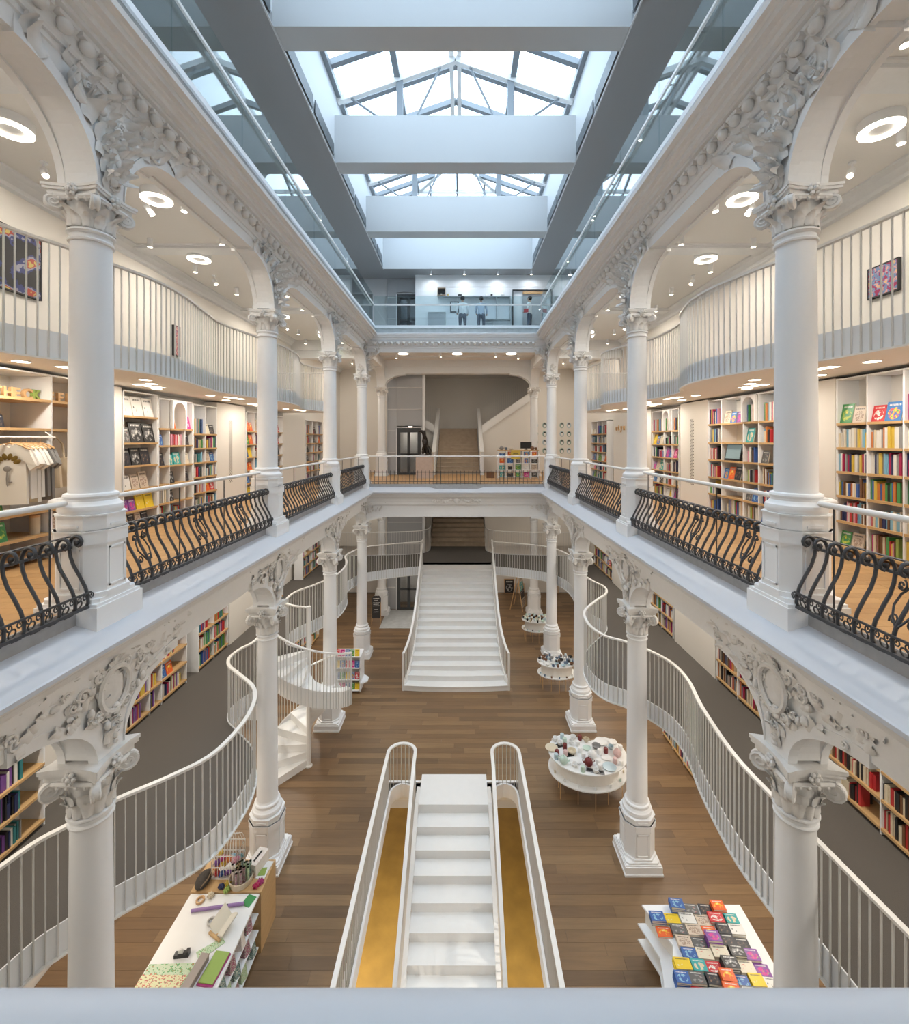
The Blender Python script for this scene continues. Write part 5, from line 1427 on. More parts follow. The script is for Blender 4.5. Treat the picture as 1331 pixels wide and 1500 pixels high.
specs = [('fabric', 'beige shirt with a printed flower, front of the rail'), ('whitefabric', 'first white shirt behind the flowered one on the rail'), ('whitefabric', 'second white shirt on the rail'), ('whitefabric', 'third white shirt on the rail'), ('whitefabric', 'rearmost white shirt on the rail'), ('greyfabric', 'dark grey shirt on the rail after the white ones'), ('greyfabric', 'last dark grey shirt on the rail')]
for k, (m, lab) in enumerate(specs):
    x = 0.84+0.078*k
    p = c.P(x, -0.10+0.012*k, 1.572)
    t = thing('shirt', lab, 'shirt', p, 0.22-0.05*k, 'shirts on hangers')
    b_ = link('shirt_body', shirt_mesh(0.80+0.03*(k % 2), 0.95+0.08*(k % 3 == 0), k), t); paint(b_, M[m])
    link('hanger', hme, t, (0, 0, 0.0))
    if k == 0:
        g = MB()
        for q in range(6):
            a = 0.3+q*0.5; g.ball((0.11*math.cos(a), -0.055, -0.24+0.09*math.sin(a)), (0.028, 0.004, 0.045), 8, 4, T=Matrix.Rotation(-a+PI/2, 4, 'Y'))
        g.build('print', mat('print_ochre', (0.16, 0.10, 0.015), 0.9), t, smooth=60)
        g = MB(); g.ball((0, -0.052, -0.30), (0.045, 0.004, 0.035), 10, 5); g.ball((0.0, -0.05, -0.42), (0.014, 0.004, 0.10), 8, 4); g.ball((0.03, -0.05, -0.46), (0.025, 0.004, 0.012), 8, 4); g.build('print', mat('print_grey', (0.28, 0.26, 0.24), 0.9), t, smooth=60)
for k, (x, m) in enumerate(((1.62, 'canvas'), (1.80, 'canvas'))):
    t = thing('tote_bag', ('pale canvas tote bag hanging nearest the column', 'second canvas tote bag behind it in the cabinet')[k], 'bag', c.P(x, 0.22, 0.95), 0.3+0.2*k, 'tote bags')
    b = MB(); b.add([(-0.2, -0.03, 0), (0.2, -0.03, 0), (0.18, -0.02, 0.42), (-0.18, -0.02, 0.42), (-0.2, 0.03, 0), (0.2, 0.03, 0), (0.18, 0.02, 0.42), (-0.18, 0.02, 0.42)], [(0,1,2,3), (7,6,5,4), (0,4,5,1), (1,5,6,2), (2,6,7,3), (3,7,4,0)]); b.build('bag_body', M[m], t)
    b = MB()
    for q in (-0.015, 0.015): b.tube([(-0.09, q, 0.40), (-0.07, q, 0.62), (0, q, 0.72), (0.07, q, 0.62), (0.09, q, 0.40)], 0.012, 5)
    b.build('handles', M[m], t)
t = thing('storage_tin', 'tall tan cylindrical tin on the bottom shelf of the clothes cabinet', 'tin', c.P(1.38, 0.12, 0.36))
b = MB(); b.lathe([(0.055, 0), (0.055, 0.22)], 18); b.build('tin_body', M['canvas'], t, smooth=50); b = MB(); b.lathe([(0.057, 0.22), (0.057, 0.25), (0.05, 0.255)], 18); b.build('lid', M['hanger'], t, smooth=50)
# ================================================================ GROUND FLOOR FURNITURE
# ---- table of books, right foreground
t = thing('book_table', 'white curved display table covered with books in the right foreground', 'table', (3.7, 6.2, 0))
b = MB(); b.prism([(-0.72, 0.70), (-0.60, 0.38), (-0.50, 0.15), (-0.62, -0.1), (-0.80, -0.45), (-0.80, -0.95), (0.62, -0.95), (0.78, -0.3), (0.80, 0.70)], 0.70, 0.73); b.build('table_top', M['white'], t)
b = MB(); b.prism([(-0.68, 0.66), (-0.56, 0.38), (-0.46, 0.15), (-0.58, -0.1), (-0.74, -0.45), (-0.74, -0.9), (0.58, -0.9), (0.74, -0.3), (0.76, 0.66)], 0.02, 0.70); b.build('table_body', M['wall'], t)
for z in (0.22, 0.46):
    b = MB(); b.prism([(-0.80, 0.66), (-0.72, 0.40), (-0.66, 0.2), (-0.74, -0.1), (-0.90, -0.5), (-0.90, -0.88), (-0.6, -0.88), (-0.5, -0.4), (-0.40, 0.2), (-0.5, 0.66)], z, z+0.025); b.build('side_shelf', M['white'], t)
tr = random.Random(5); k = 0
rows = [(0.61, -0.32, 0.60), (0.455, -0.68, 0.62), (0.30, -0.66, 0.64), (0.145, -0.44, 0.66), (-0.01, -0.44, 0.68), (-0.165, -0.62, 0.66), (-0.32, -0.70, 0.64), (-0.475, -0.74, 0.60), (-0.63, -0.74, 0.58)]
artcyc = ['blue and white', 'grey and red', 'dark photographic', 'orange and yellow', 'blue and white', 'yellow and white', 'black-on-white', 'sepia illustrated', 'red and white', 'teal and cream', 'orange and yellow', 'grey and red', 'sepia illustrated', 'orange and yellow', 'dark photographic', 'black-on-white', 'sepia illustrated',
          'grey and red', 'purple and green', 'dark photographic', 'dark photographic', 'blue and white', 'red-spotted cream', 'red-spotted cream', 'monochrome', 'purple and green', 'yellow and white', 'teal and cream', 'red and white', 'monochrome', 'red-spotted cream', 'purple and green']
for ri, (y, xa, xb) in enumerate(rows):
    x = xa+0.1
    while x < xb:
        w, d = tr.uniform(0.175, 0.215), tr.uniform(0.140, 0.156)
        n = tr.choice((1, 1, 2, 2, 3, 4)); z = 0.73; a = artcyc[k % len(artcyc)]; k += 1
        for q in range(n):
            th = tr.uniform(0.018, 0.042)
            last = q == n-1
            ang = -0.08+tr.uniform(-0.03, 0.03); dd = d*0.95
            px, py = 3.7+x+tr.uniform(-0.006, 0.006), 6.2+y+tr.uniform(-0.006, 0.006)
            o = link('table_book', FCM, None, (px-(w*math.cos(ang)-dd*math.sin(ang))/2, py-(w*math.sin(ang)+dd*math.cos(ang))/2, z+th), (-PI/2, 0, ang), (w, th, dd))
            paint(o, ART[a])
            tag(o, '%s %s book %s the book table, %s row' % (nth('tb', a, last, n > 1, ri), a, 'topping a stack on' if last and n > 1 else ('flat on' if last else 'low in a stack on'), ORD[ri]), 'book', 'books lying on the display table')
            z += th+0.001
        x += w+0.014
# ---- wrapping desk, left foreground
t = thing('wrapping_desk', 'white topped wrapping desk with a wooden end block in the left foreground', 'desk', (-3.48, 6.1, 0))
b = MB(); b.box(-0.53, -1.3, 0.90, 0.53, 0.77, 0.93); b.build('desk_top', M['step'], t)
b = MB(); b.box(-0.53, -1.3, 0.0, -0.50, 0.77, 0.90).box(-0.53, 0.74, 0, 0.30, 0.77, 0.90).box(0.0, -1.3, 0.0, 0.03, 0.74, 0.90); b.build('carcass', M['wall'], t)
for z in (0.12, 0.38, 0.64):
    b = MB(); b.box(0.03, -1.3, z, 0.53, 0.74, z+0.022); b.build('side_shelf', M['white'], t)
b = MB(); b.box(-0.55, 0.78, 0.0, 0.55, 1.32, 0.94); b.build('end_block', M['oak'], t)
DZ = 0.931
def at(x, y, z=DZ): return (-3.48+x, 6.1+y, z)
def roll_mesh(r, L, m, name='roll'):
    b = MB(); n = 16
    for ra in (r,): b.lathe([(ra, 0), (ra, L)], n, T=Matrix.Rotation(PI/2, 4, 'Y')); return b.mesh(name, m, 50)
# patterned wrapping papers
wrap1 = art('wrap_green', [(0.55, 0.66, 0.45), (0.60, 0.70, 0.50), (0.10, 0.38, 0.12), (0.66, 0.20, 0.12)], 14, 3)
wrap2 = art('wrap_yellow', [(0.72, 0.72, 0.42), (0.74, 0.74, 0.46), (0.6, 0.14, 0.10), (0.12, 0.35, 0.15)], 14, 8)
wrap3 = art('wrap_flower', [(0.70, 0.64, 0.55), (0.10, 0.08, 0.09), (0.55, 0.1, 0.25), (0.72, 0.6, 0.5)], 9, 5)
wrap4 = art('wrap_teal', [(0.66, 0.68, 0.58), (0.08, 0.25, 0.25), (0.12, 0.12, 0.12), (0.66, 0.68, 0.58)], 8, 2)
wrap5 = art('wrap_dots', [(0.75, 0.70, 0.65), (0.75, 0.70, 0.65), (0.35, 0.05, 0.06)], 16, 4)
def sheet(name, lab, pts, m, dz=0.0):
    b = MB(); b.prism(pts, 0, 0.004); o = b.build(name, m, None, at(0, 0, DZ+dz)); tag(o, lab, 'paper', 'sheets of wrapping paper')
sheet('wrapping_paper', 'green wrapping paper with bright animals on the wrapping desk', [(-0.52, -0.72), (0.05, -0.72), (0.12, -0.14), (-0.52, -0.16)], wrap1)
sheet('wrapping_paper', 'yellow wrapping paper with small animals at the near end of the desk', [(-0.53, -0.73), (0.02, -0.73), (0.06, -0.28), (-0.53, -0.28)], wrap2, 0.005)
sheet('wrapping_paper', 'offcut strip of green animal wrapping paper beside the tape dispenser', [(0.02, -0.02), (0.28, 0.16), (0.36, 0.10), (0.12, -0.12)], wrap1, 0.001)
def pad(lab, x, y, w, d, h, rz, m, dz=0.0):
    b = MB(); b.box(-w/2, -d/2, 0, w/2, d/2, h); o = b.build('notepad', m, None, at(x, y, DZ+dz), (0, 0, rz)); tag(o, lab, 'notepad', 'pads on the desk')
pad('pink pad under the green one on the wrapping desk', 0.38, -0.22, 0.22, 0.38, 0.02, -0.12, PM['magenta'])
pad('green pad on a pink pad at the right edge of the desk', 0.38, -0.21, 0.20, 0.36, 0.012, -0.10, PM['lime'], 0.0205)
t = thing('cutting_box', 'long grey-brown paper cutter box across the wrapping desk', 'box', at(0.17, -0.34), -0.12)
b = MB(); b.box(-0.05, -0.3, 0, 0.05, 0.24, 0.07); b.build('box_body', mat('taupe', (0.30, 0.25, 0.21), 0.6), t); b = MB(); b.box(-0.055, -0.3, 0.07, 0.055, 0.245, 0.085); b.build('lid', mat('taupe_lid', (0.38, 0.32, 0.28), 0.6), t)
t = thing('paper_roll', 'long purple paper roll lying across the white desk top', 'paper roll', at(-0.36, 0.50, DZ+0.023), 0.14)
b = MB(); b.lathe([(0.022, 0), (0.022, 0.74)], 14, T=Matrix.Rotation(PI/2, 4, 'Y')); b.build('roll', PM['purple'] if False else mat('lilac', (0.32, 0.20, 0.44), 0.5), t, smooth=50)
b = MB(); b.lathe([(0.0225, 0.50), (0.0225, 0.515)], 14, T=Matrix.Rotation(PI/2, 4, 'Y')); b.build('band', M['black'], t)
def tape(lab, x, y, m):
    b = MB(); n = 22; R, r, h = 0.062, 0.042, 0.03
    b.add([(q*math.cos(2*PI*k/n), q*math.sin(2*PI*k/n), z) for q, z in ((R, 0), (R, h), (r, h), (r, 0)) for k in range(n)], [(i*n+k, i*n+(k+1) % n, ((i+1) % 4)*n+(k+1) % n, ((i+1) % 4)*n+k) for i in range(4) for k in range(n)])
    o = b.build('tape_roll', m, None, at(x, y), smooth=40); tag(o, lab, 'tape roll', 'tape rolls on the desk')
tape('tan tape roll at the far left of the white desk top', -0.32, 0.66, M['hanger']); tape('clear grey tape roll in front of the purple roll', 0.02, 0.36, mat('clear_tape', (0.55, 0.53, 0.50), 0.3))
t = thing('tape_dispenser', 'black tape dispenser on the wrapping desk', 'tape dispenser', at(-0.14, -0.06), 0.1)
b = MB(); b.prism([(-0.1, -0.03), (0.09, -0.03), (0.09, 0.03), (-0.1, 0.03)], 0, 0.045); b.box(0.05, -0.03, 0.045, 0.09, 0.03, 0.075); b.build('dispenser_body', M['black'], t)
b = MB(); b.lathe([(0.035, -0.012), (0.035, 0.012)], 14, T=Matrix.Translation((-0.02, 0, 0.06)) @ Matrix.Rotation(PI/2, 4, 'X')); b.build('tape', M['chalk'], t)
t = thing('open_book', 'open book propped on a wooden stand on the desk', 'book', at(0.24, 0.28), -0.5)
b = MB()
for sg in (-1, 1):
    rows_ = [[Vector((sg*x, y, 0.05+0.45*y+0.35*x+0.04*math.sin(x*12))) for x in (0, 0.05, 0.1, 0.15)] for y in (-0.12, 0.12)]
    b.sheet(rows_); b.sheet([[p-Vector((0, 0, 0.015)) for p in r_] for r_ in rows_], flip=True)
b.build('pages', M['paper'], t, smooth=60)
b = MB(); b.box(-0.12, -0.15, 0, 0.12, -0.12, 0.03).box(-0.02, -0.12, 0, 0.02, 0.14, 0.015); b.tube([(0, 0.13, 0), (0, 0.12, 0.10)], 0.008, 6); b.build('stand', M['oak'], t)
b = MB(); b.box(-0.1, 0.06, 0.0, -0.06, 0.14, 0.07); b.build('clip', M['black'], t)
# bird cage full of bows
t = thing('bird_cage', 'white wire bird cage filled with coloured bows on the wooden end block', 'bird cage', at(-0.14, 1.14, 0.941)); t.scale = (1.4, 1.4, 1.4)
b = MB(); W2, D2, HB = 0.14, 0.11, 0.26
for z in (0.0, 0.13, HB): b.tube([(-W2, -D2, z), (W2, -D2, z), (W2, D2, z), (-W2, D2, z)], 0.006, 5, closed=True)
for q in range(9):
    x = -W2+2*W2*q/8
    for y in (-D2, D2): b.tube([(x, y, 0), (x, y, HB)], 0.0028, 4)
    b.tube([(x, -D2, HB), (x*0.85, -D2*0.7, HB+0.11), (x*0.6, 0, HB+0.16), (x*0.85, D2*0.7, HB+0.11), (x, D2, HB)], 0.0028, 4)
for q in range(7):
    y = -D2+2*D2*q/6
    for x in (-W2, W2): b.tube([(x, y, 0), (x, y, HB)], 0.0028, 4)
b.ball((0, 0, HB+0.18), 0.018, 8, 5); b.build('wire_frame', M['steel'], t, smooth=60)
b = MB(); b.box(-W2, -D2, 0, W2, D2, 0.012); b.build('tray', M['steel'], t)
bow_m = MB()
for q in range(7):
    a = 2*PI*q/7; bow_m.ball((0.022*math.cos(a), 0.022*math.sin(a), 0.02), (0.022, 0.012, 0.02), 6, 4, T=Matrix.Rotation(a, 4, 'Z'))
bow_m.ball((0, 0, 0.035), 0.016, 6, 4); bme_ = bow_m.mesh('gift_bow', [PM['red']], 60)
def bow_at(p, col, where):
    o = link('gift_bow', bme_, None, p, (tr.uniform(-.4, .4), tr.uniform(-.4, .4), tr.uniform(0, 3)), (1.35, 1.35, 1.35)); paint(o, PM[col]); tag(o, '%s %s gift bow %s' % (nth('bow', col, where), col, where), 'gift bow', 'gift bows')
for lev in range(4):
    for q in range(4):
        bow_at(at(-0.14+(-0.14+0.093*q), 1.14+tr.uniform(-0.11, 0.11), 0.962+0.072*lev), ('red', 'blue', 'purple', 'brown', 'orange', 'red', 'navy', 'teal', 'purple', 'yellow', 'sky blue', 'magenta', 'yellow', 'magenta', 'orange', 'pink')[lev*4+q], 'in the bird cage')
for x, y, cc in ((0.44, 0.86, 'crimson'), (0.47, 0.93, 'magenta'), (-0.20, 0.72, 'cream'), (-0.10, 0.84, 'navy'), (-0.03, 0.90, 'yellow'), (0.02, 0.80, 'lime')): bow_at(at(x, y, DZ+(0.01 if y > 0.78 else 0.0)), cc, 'loose on the desk')
# wooden crate of wrapping rolls
t = thing('roll_basket', 'round basket packed with upright wrapping paper rolls on the desk', 'basket', at(0.16, 0.95, 0.941)); t.scale = (1.25, 1.25, 1.0)
b = MB(); b.lathe([(0.13, 0), (0.14, 0.05), (0.145, 0.10), (0.135, 0.10), (0.125, 0.015), (0.001, 0.012)], 20); b.build('basket_body', M['canvas'], t, smooth=50)
rm_ = MB(); n = 12
rm_.lathe([(0.0155, 0), (0.0155, 0.26)], n); rm_.lathe([(0.008, 0.2605), (0.0155, 0.2605)], n); rmm = rm_.mesh('wrapping_roll', [wrap3], 50)
for q in range(18):
    a = q*2.4; r_ = 0.034*math.sqrt(q); nm = ('flowered', 'teal dotted', 'red dotted', 'green', 'striped yellow')[q % 5]
    o = link('wrapping_roll', rmm, None, at(0.16+r_*math.cos(a), 0.95+r_*math.sin(a), 0.957), (0, 0, 0), (1.25, 1.25, tr.uniform(0.75, 1.0))); paint(o, (wrap3, wrap4, wrap5, wrap1, wrap2)[q % 5])
    tag(o, '%s %s wrapping paper roll standing in the basket on the desk' % (nth('wr', nm), nm), 'paper roll', 'rolls in the basket')
t = thing('tissue_box', 'white tissue box with red specks on the wooden end block', 'box', at(0.32, 1.18, 0.941), -0.25); t.scale = (1.2, 1.2, 1.2)
b = MB(); b.box(-0.07, -0.13, 0, 0.07, 0.13, 0.16); b.build('box_body', wrap5, t); b = MB(); b.box(-0.012, -0.08, 0.16, 0.012, 0.08, 0.163); b.build('slot', M['black'], t)
t = thing('felt_bag', 'crumpled dark brown bag lying on the wooden end block', 'bag', at(-0.43, 0.93, 0.941), 0.1)
b = MB(); b.ball((0, 0, 0.05), (0.11, 0.17, 0.055), 14, 8); b.ball((0.03, 0.05, 0.07), (0.07, 0.10, 0.05), 10, 6); b.build('bag_body', mat('dark_felt', (0.05, 0.042, 0.036), 0.9, var=0.4, scale=20, bump=0.8), t, smooth=60)
b = MB(); b.tube([(0.02, -0.15, 0.06), (0.09, -0.05, 0.10), (0.09, 0.08, 0.10), (0.02, 0.16, 0.06)], 0.012, 6); b.build('strap', mat('tan_strap', (0.22, 0.16, 0.10), 0.8), t, smooth=60)
pad('white leaflet on the wooden end block', 0.44, 1.14, 0.16, 0.30, 0.006, -0.1, M['step'], 0.011)
pad('small green card on the white leaflet', 0.43, 1.10, 0.11, 0.13, 0.006, 0.1, PM['lime'], 0.018)
pad('orange and green booklet at the far right corner of the white desk top', 0.42, 0.66, 0.14, 0.16, 0.01, -0.3, ART['green and yellow'])
# rolls and gift bags on the side shelves
for q in range(22):
    z = (0.142, 0.402, 0.662)[q % 3]; y = -1.2+0.086*q; m = (wrap3, wrap4, wrap5, wrap1, wrap3)[q % 5]; nm = ('flowered', 'teal dotted', 'red dotted', 'green', 'dark flowered')[q % 5]
    b = MB(); b.add([(0, -0.05, 0), (0.16, -0.06, 0), (0.18, 0.05, 0), (0, 0.05, 0), (0.02, -0.045, 0.2), (0.14, -0.045, 0.2), (0.15, 0.045, 0.2), (0.02, 0.045, 0.2)], [(3,2,1,0), (4,5,6,7), (0,1,5,4), (1,2,6,5), (2,3,7,6), (3,0,4,7)])
    o = b.build('gift_bag', m, None, at(0.36, y, z), (0, 0, tr.uniform(-0.3, 0.3))); tag(o, '%s %s gift bag on the %s side shelf of the desk' % (nth('gb', nm, z), nm, ('lowest', 'middle', 'upper')[q % 3]), 'gift bag', 'gift bags under the desk')

# ---- kidney shaped china tables
def lat(prof, n=14, nm='ware', m=None): b = MB(); b.lathe(prof, n); return b.mesh(nm, [m or M['white']], 40)
WARE = {'cup': lat([(0.02, 0), (0.03, 0.008), (0.042, 0.03), (0.046, 0.065), (0.042, 0.065), (0.036, 0.02), (0.001, 0.012)]),
        'saucer': lat([(0.03, 0), (0.07, 0.012), (0.075, 0.016), (0.03, 0.008), (0.001, 0.008)]),
        'plate': lat([(0.05, 0), (0.10, 0.014), (0.108, 0.02), (0.06, 0.01), (0.001, 0.01)], 20),
        'bowl': lat([(0.03, 0), (0.06, 0.02), (0.075, 0.06), (0.07, 0.06), (0.05, 0.02), (0.001, 0.012)]),
        'jar': lat([(0.034, 0), (0.036, 0.01), (0.036, 0.075), (0.032, 0.085), (0.001, 0.086)]),
        'pot': lat([(0.04, 0), (0.065, 0.03), (0.07, 0.06), (0.05, 0.1), (0.03, 0.115), (0.001, 0.12)]),
        'candle': lat([(0.03, 0), (0.03, 0.09), (0.005, 0.092), (0.004, 0.1), (0.001, 0.1)])}
hb = MB(); hb.tube([(0.04, 0, 0.055), (0.065, 0, 0.05), (0.068, 0, 0.03), (0.038, 0, 0.018)], 0.005, 5); HAN = hb.mesh('handle', [M['white']], 60)
sb2 = MB(); sb2.tube([(0.06, 0, 0.05), (0.085, 0, 0.06), (0.1, 0, 0.09)], [0.014, 0.01, 0.008], 6); SPO = sb2.mesh('spout', [M['white']], 60)
kb = MB(); kb.ball((0, 0, 0.128), 0.012, 6, 4); KNO = kb.mesh('knob', [M['white']], 60)
CW = {'white': M['step'], 'pale pink': mat('pale_pink', (0.68, 0.48, 0.47), 0.3), 'pale blue': mat('pale_blue', (0.48, 0.60, 0.66), 0.3), 'mint': mat('mint', (0.52, 0.66, 0.58), 0.3), 'cream': PM['cream'], 'dark red': mat('dark_red_wax', (0.16, 0.02, 0.02), 0.4), 'gold': mat('gold_ware', (0.62, 0.44, 0.14), 0.35), 'black': PM['black'], 'slate blue': mat('slate_blue', (0.10, 0.15, 0.22), 0.4), 'grey': PM['grey'], 'brown': PM['brown']}
def ware(kind, p, col, where, sc=1.0):
    t = thing('teapot' if kind == 'pot' else kind, '%s %s china %s %s' % (nth('w', kind, col, where), col, {'pot': 'teapot'}.get(kind, kind), where) if kind != 'candle' else '%s %s candle %s' % (nth('w', kind, col, where), col, where), {'pot': 'teapot'}.get(kind, kind), p, tr.uniform(0, 6), 'small wares %s' % where)
    t.scale = (sc, sc, sc)
    o = link('body', WARE[kind], t); paint(o, CW[col])
    if kind in ('cup', 'pot'): h = link('handle', HAN, t, (0, 0, 0.0 if kind == 'cup' else 0.03), (0, 0, PI if kind == 'pot' else 0), (1, 1, 1) if kind == 'cup' else (1.5, 1, 1)); paint(h, CW[col])
    if kind == 'pot':
        q = link('spout', SPO, t); paint(q, CW[col]); q = link('knob', KNO, t); paint(q, CW[col])
def kidney(rx, ry, n=36, k=1.0):
    out = []
    for i in range(n):
        a = 2*PI*i/n; dent = 0.30*math.exp(-((a-PI*0.45)/0.42)**2)
        out.append((rx*k*math.cos(a), ry*k*math.sin(a)*(1-dent*1.6)))
    return out
def china_table(cx, cy, rx, ry, n, cols, kinds, lab, where, sc=1.0, rz=0.0):
    t = thing('display_table', lab, 'table', (cx, cy, 0), rz)
    b = MB(); b.prism(kidney(rx, ry), 0.80, 0.825); b.build('table_top', M['step'], t)
    b = MB(); b.prism(kidney(rx, ry), 0.44, 0.465); b.build('lower_shelf', M['step'], t)
    b = MB(); b.prism(kidney(rx, ry, k=0.80), 0.466, 0.80); b.build('drum', M['wall'], t)
    lm = MB(); lm.tube([(0, 0, 0), (0, 0, 0.44)], 0.009, 6); lme = lm.mesh('leg', M['hanger'])
    for i in range(12):
        x, y = kidney(rx, ry, 12, 0.9 if i % 2 else 0.75)[i]; link('leg', lme, t, (x, y, 0))
    ca, sa = math.cos(rz), math.sin(rz); placed = []; tries = 0
    while len(placed) < n and tries < 4000:
        tries += 1
        a = tr.uniform(0, 2*PI); q = math.sqrt(tr.random())*0.92; x, y = kidney(rx, ry, 72)[int(a/(2*PI)*72) % 72]; x *= q; y *= q
        kd = tr.choice(kinds); rad = {'plate': 0.11, 'pot': 0.095, 'saucer': 0.08, 'bowl': 0.078, 'cup': 0.06}.get(kd, 0.045)*sc
        if any((x-u)**2+(y-v)**2 < (rad+w)**2 for u, v, w in placed): continue
        placed.append((x, y, rad)); ware(kd, (cx+x*ca-y*sa, cy+x*sa+y*ca, 0.8255), tr.choice(cols), where, sc)
    for i in range(7):                           # few pieces on the lower shelf rim
        a = PI*(1.08+0.84*i/6); x, y = rx*0.905*math.cos(a), ry*0.905*math.sin(a)
        ware(tr.choice(['candle', 'jar', 'cup']), (cx+x*ca-y*sa, cy+x*sa+y*ca, 0.4655), tr.choice(cols), where.replace('on the', 'under the top of the'), 0.62)
china_table(3.05, 10.15, 0.88, 0.72, 60, ['white', 'white', 'pale pink', 'pale blue', 'mint', 'white', 'cream', 'dark red', 'grey'], ['cup', 'plate', 'pot', 'jar', 'saucer', 'bowl', 'pot', 'cup', 'plate'], 'kidney shaped white display table of china beside the second right column', 'on the nearest kidney table', 1.35)
china_table(3.25, 14.35, 0.62, 0.46, 70, ['slate blue', 'grey', 'pale blue', 'slate blue', 'black', 'brown', 'white'], ['jar', 'cup', 'bowl', 'jar', 'bowl'], 'kidney shaped display table of dark pots by the third right column', 'on the middle kidney table', 1.0)
china_table(3.2, 17.75, 0.62, 0.45, 55, ['white', 'mint', 'cream', 'brown', 'black', 'pale blue'], ['jar', 'cup', 'bowl', 'candle'], 'kidney shaped display table of china by the far right column', 'on the farthest kidney table', 1.0)
for x, y, rz, nm in ((2.45, 10.35, 0.3, 'dark framed'), (2.62, 10.05, 0.2, 'black framed'), (2.95, 9.58, -0.3, 'silver framed'), (3.15, 9.52, -0.2, 'blue framed')):
    t = thing('small_picture', '%s small picture lying on the nearest kidney table' % nm, 'picture', (x, y, 0.826), rz, 'small pictures on the table')
    b = MB(); b.box(-0.09, -0.06, 0, 0.09, 0.06, 0.012); b.build('frame', PM['black'] if 'dark' in nm or 'black' in nm else PM['grey'], t); b = MB(); b.box(-0.07, -0.042, 0.012, 0.07, 0.042, 0.014); b.build('picture', ART['monochrome'], t)

# ---- children's book rack, left by the third column
t = thing('book_rack', 'white rack of bright books by the third left column', 'rack', (-3.42, 14.2, 0))
for x in (-0.42, 0.40):
    b = MB(); b.box(x, -0.28, 0.05, x+0.025, 0.28, 1.15); b.build('side_panel', M['white'], t)
for z in (0.08, 0.42, 0.78, 1.13):
    b = MB(); b.box(-0.42, -0.28, z, 0.42, 0.28, z+0.025); b.build('shelf', M['white'], t)
b = MB(); b.box(-0.42, -0.01, 0.05, 0.42, 0.01, 1.15); b.build('centre_panel', M['wall'], t)
b = MB(); b.prism([(0.42, -0.3), (0.62, -0.15), (0.62, 0.1), (0.42, 0.28)], 0.30, 0.325); b.build('side_tray', M['white'], t)
for lev, z in enumerate((0.106, 0.446, 0.806, 1.156)):
    for q in range(5):
        a = ('red and white', 'pink and magenta', 'blue and white', 'green and yellow', 'yellow and white', 'brightly illustrated')[(q+lev*2) % 6]
        T = Matrix.Translation((-3.42-0.38+0.155*q, 14.2-0.24, z)) @ Matrix.Rotation(-0.2, 4, 'X')
        o = link('display_book', FCM, None); o.matrix_world = T @ Matrix.Diagonal((0.14, 0.02, 0.2, 1)); paint(o, ART[a]); tag(o, '%s %s book on the %s level of the left rack' % (nth('rk', a, lev), a, ('lowest', 'second', 'third', 'top')[lev]), 'book', 'books on the white rack')
# ---- chalkboard sign
t = thing('chalkboard_sign', 'black chalkboard sign on legs beside the far left column', 'sign', (-3.52, 19.2, 0), 0.12)
T = Matrix.Rotation(-0.12, 4, 'X')
b = MB(); b.prism([(-0.2, 0.25), (0.2, 0.25), (0.2, 1.08), (0.12, 1.18), (-0.12, 1.18), (-0.2, 1.08)], -0.015, 0.015, 0, 1.0, T @ Matrix.Rotation(PI/2, 4, 'X')); b.build('board', M['board'], t)
b = MB()
for q, (w, z) in enumerate(((0.26, 1.05), (0.16, 0.98), (0.30, 0.88), (0.24, 0.82), (0.28, 0.76), (0.18, 0.60), (0.22, 0.50))):
    x = -w/2
    while x < w/2: e = min(w/2, x+tr.uniform(0.02, 0.06)); b.box(x, -0.018, z, e-0.008, -0.0155, z+(0.035 if q < 1 else 0.02), 0, T); x = e
b.build('chalk_writing', M['chalk'], t)
b = MB()
for x in (-0.19, 0.19): b.tube([T @ Vector((x, 0, 1.05)), (x, -0.05, 0.0)], 0.01, 6); b.tube([T @ Vector((x, 0.02, 1.0)), (x, 0.32, 0.0)], 0.01, 6)
b.build('legs', M['hanger'], t)
# ---- easel and posters at the back right
t = thing('easel_rack', 'wooden easel rack with leaning prints under the mezzanine at the back right', 'easel', (2.9, 21.0, 0), 1.2)
b = MB()
for x in (-0.35, 0.35): b.tube([(x, -0.25, 0), (x, 0.0, 1.7)], 0.02, 6); b.tube([(x, 0.35, 0), (x, 0.0, 1.7)], 0.02, 6)
b.build('frame', M['hanger'], t)
for q in range(4):
    b = MB(); T = Matrix.Translation((0, -0.22+0.055*q, 0.15+0.37*q)) @ Matrix.Rotation(-0.15, 4, 'X'); b.box(-0.34, -0.02, 0, 0.34, 0.0, 0.34, 0, T); b.build('print', ART[('sepia illustrated', 'dark photographic', 'teal and cream', 'sepia illustrated')[q]], t)
for x, w, h, a, lab in ((2.65, 0.52, 0.72, 'monochrome', 'large dark poster leaning on the back wall at ground level'), (3.25, 0.36, 0.5, 'sepia illustrated', 'brown framed print leaning on the back wall'), (5.0, 0.4, 0.6, 'sepia illustrated', 'small sepia print at the far right back wall')):
    t = thing('poster', lab, 'poster', (x, 23.0, 0.02)); b = MB(); T = Matrix.Rotation(-0.15, 4, 'X'); b.box(-w/2, 0, 0, w/2, 0.03, h, 0, T); b.build('backing', M['hanger'], t); b = MB(); b.box(-w/2+0.03, -0.004, 0.03, w/2-0.03, 0, h-0.03, 0, T); b.build('print', ART[a], t)

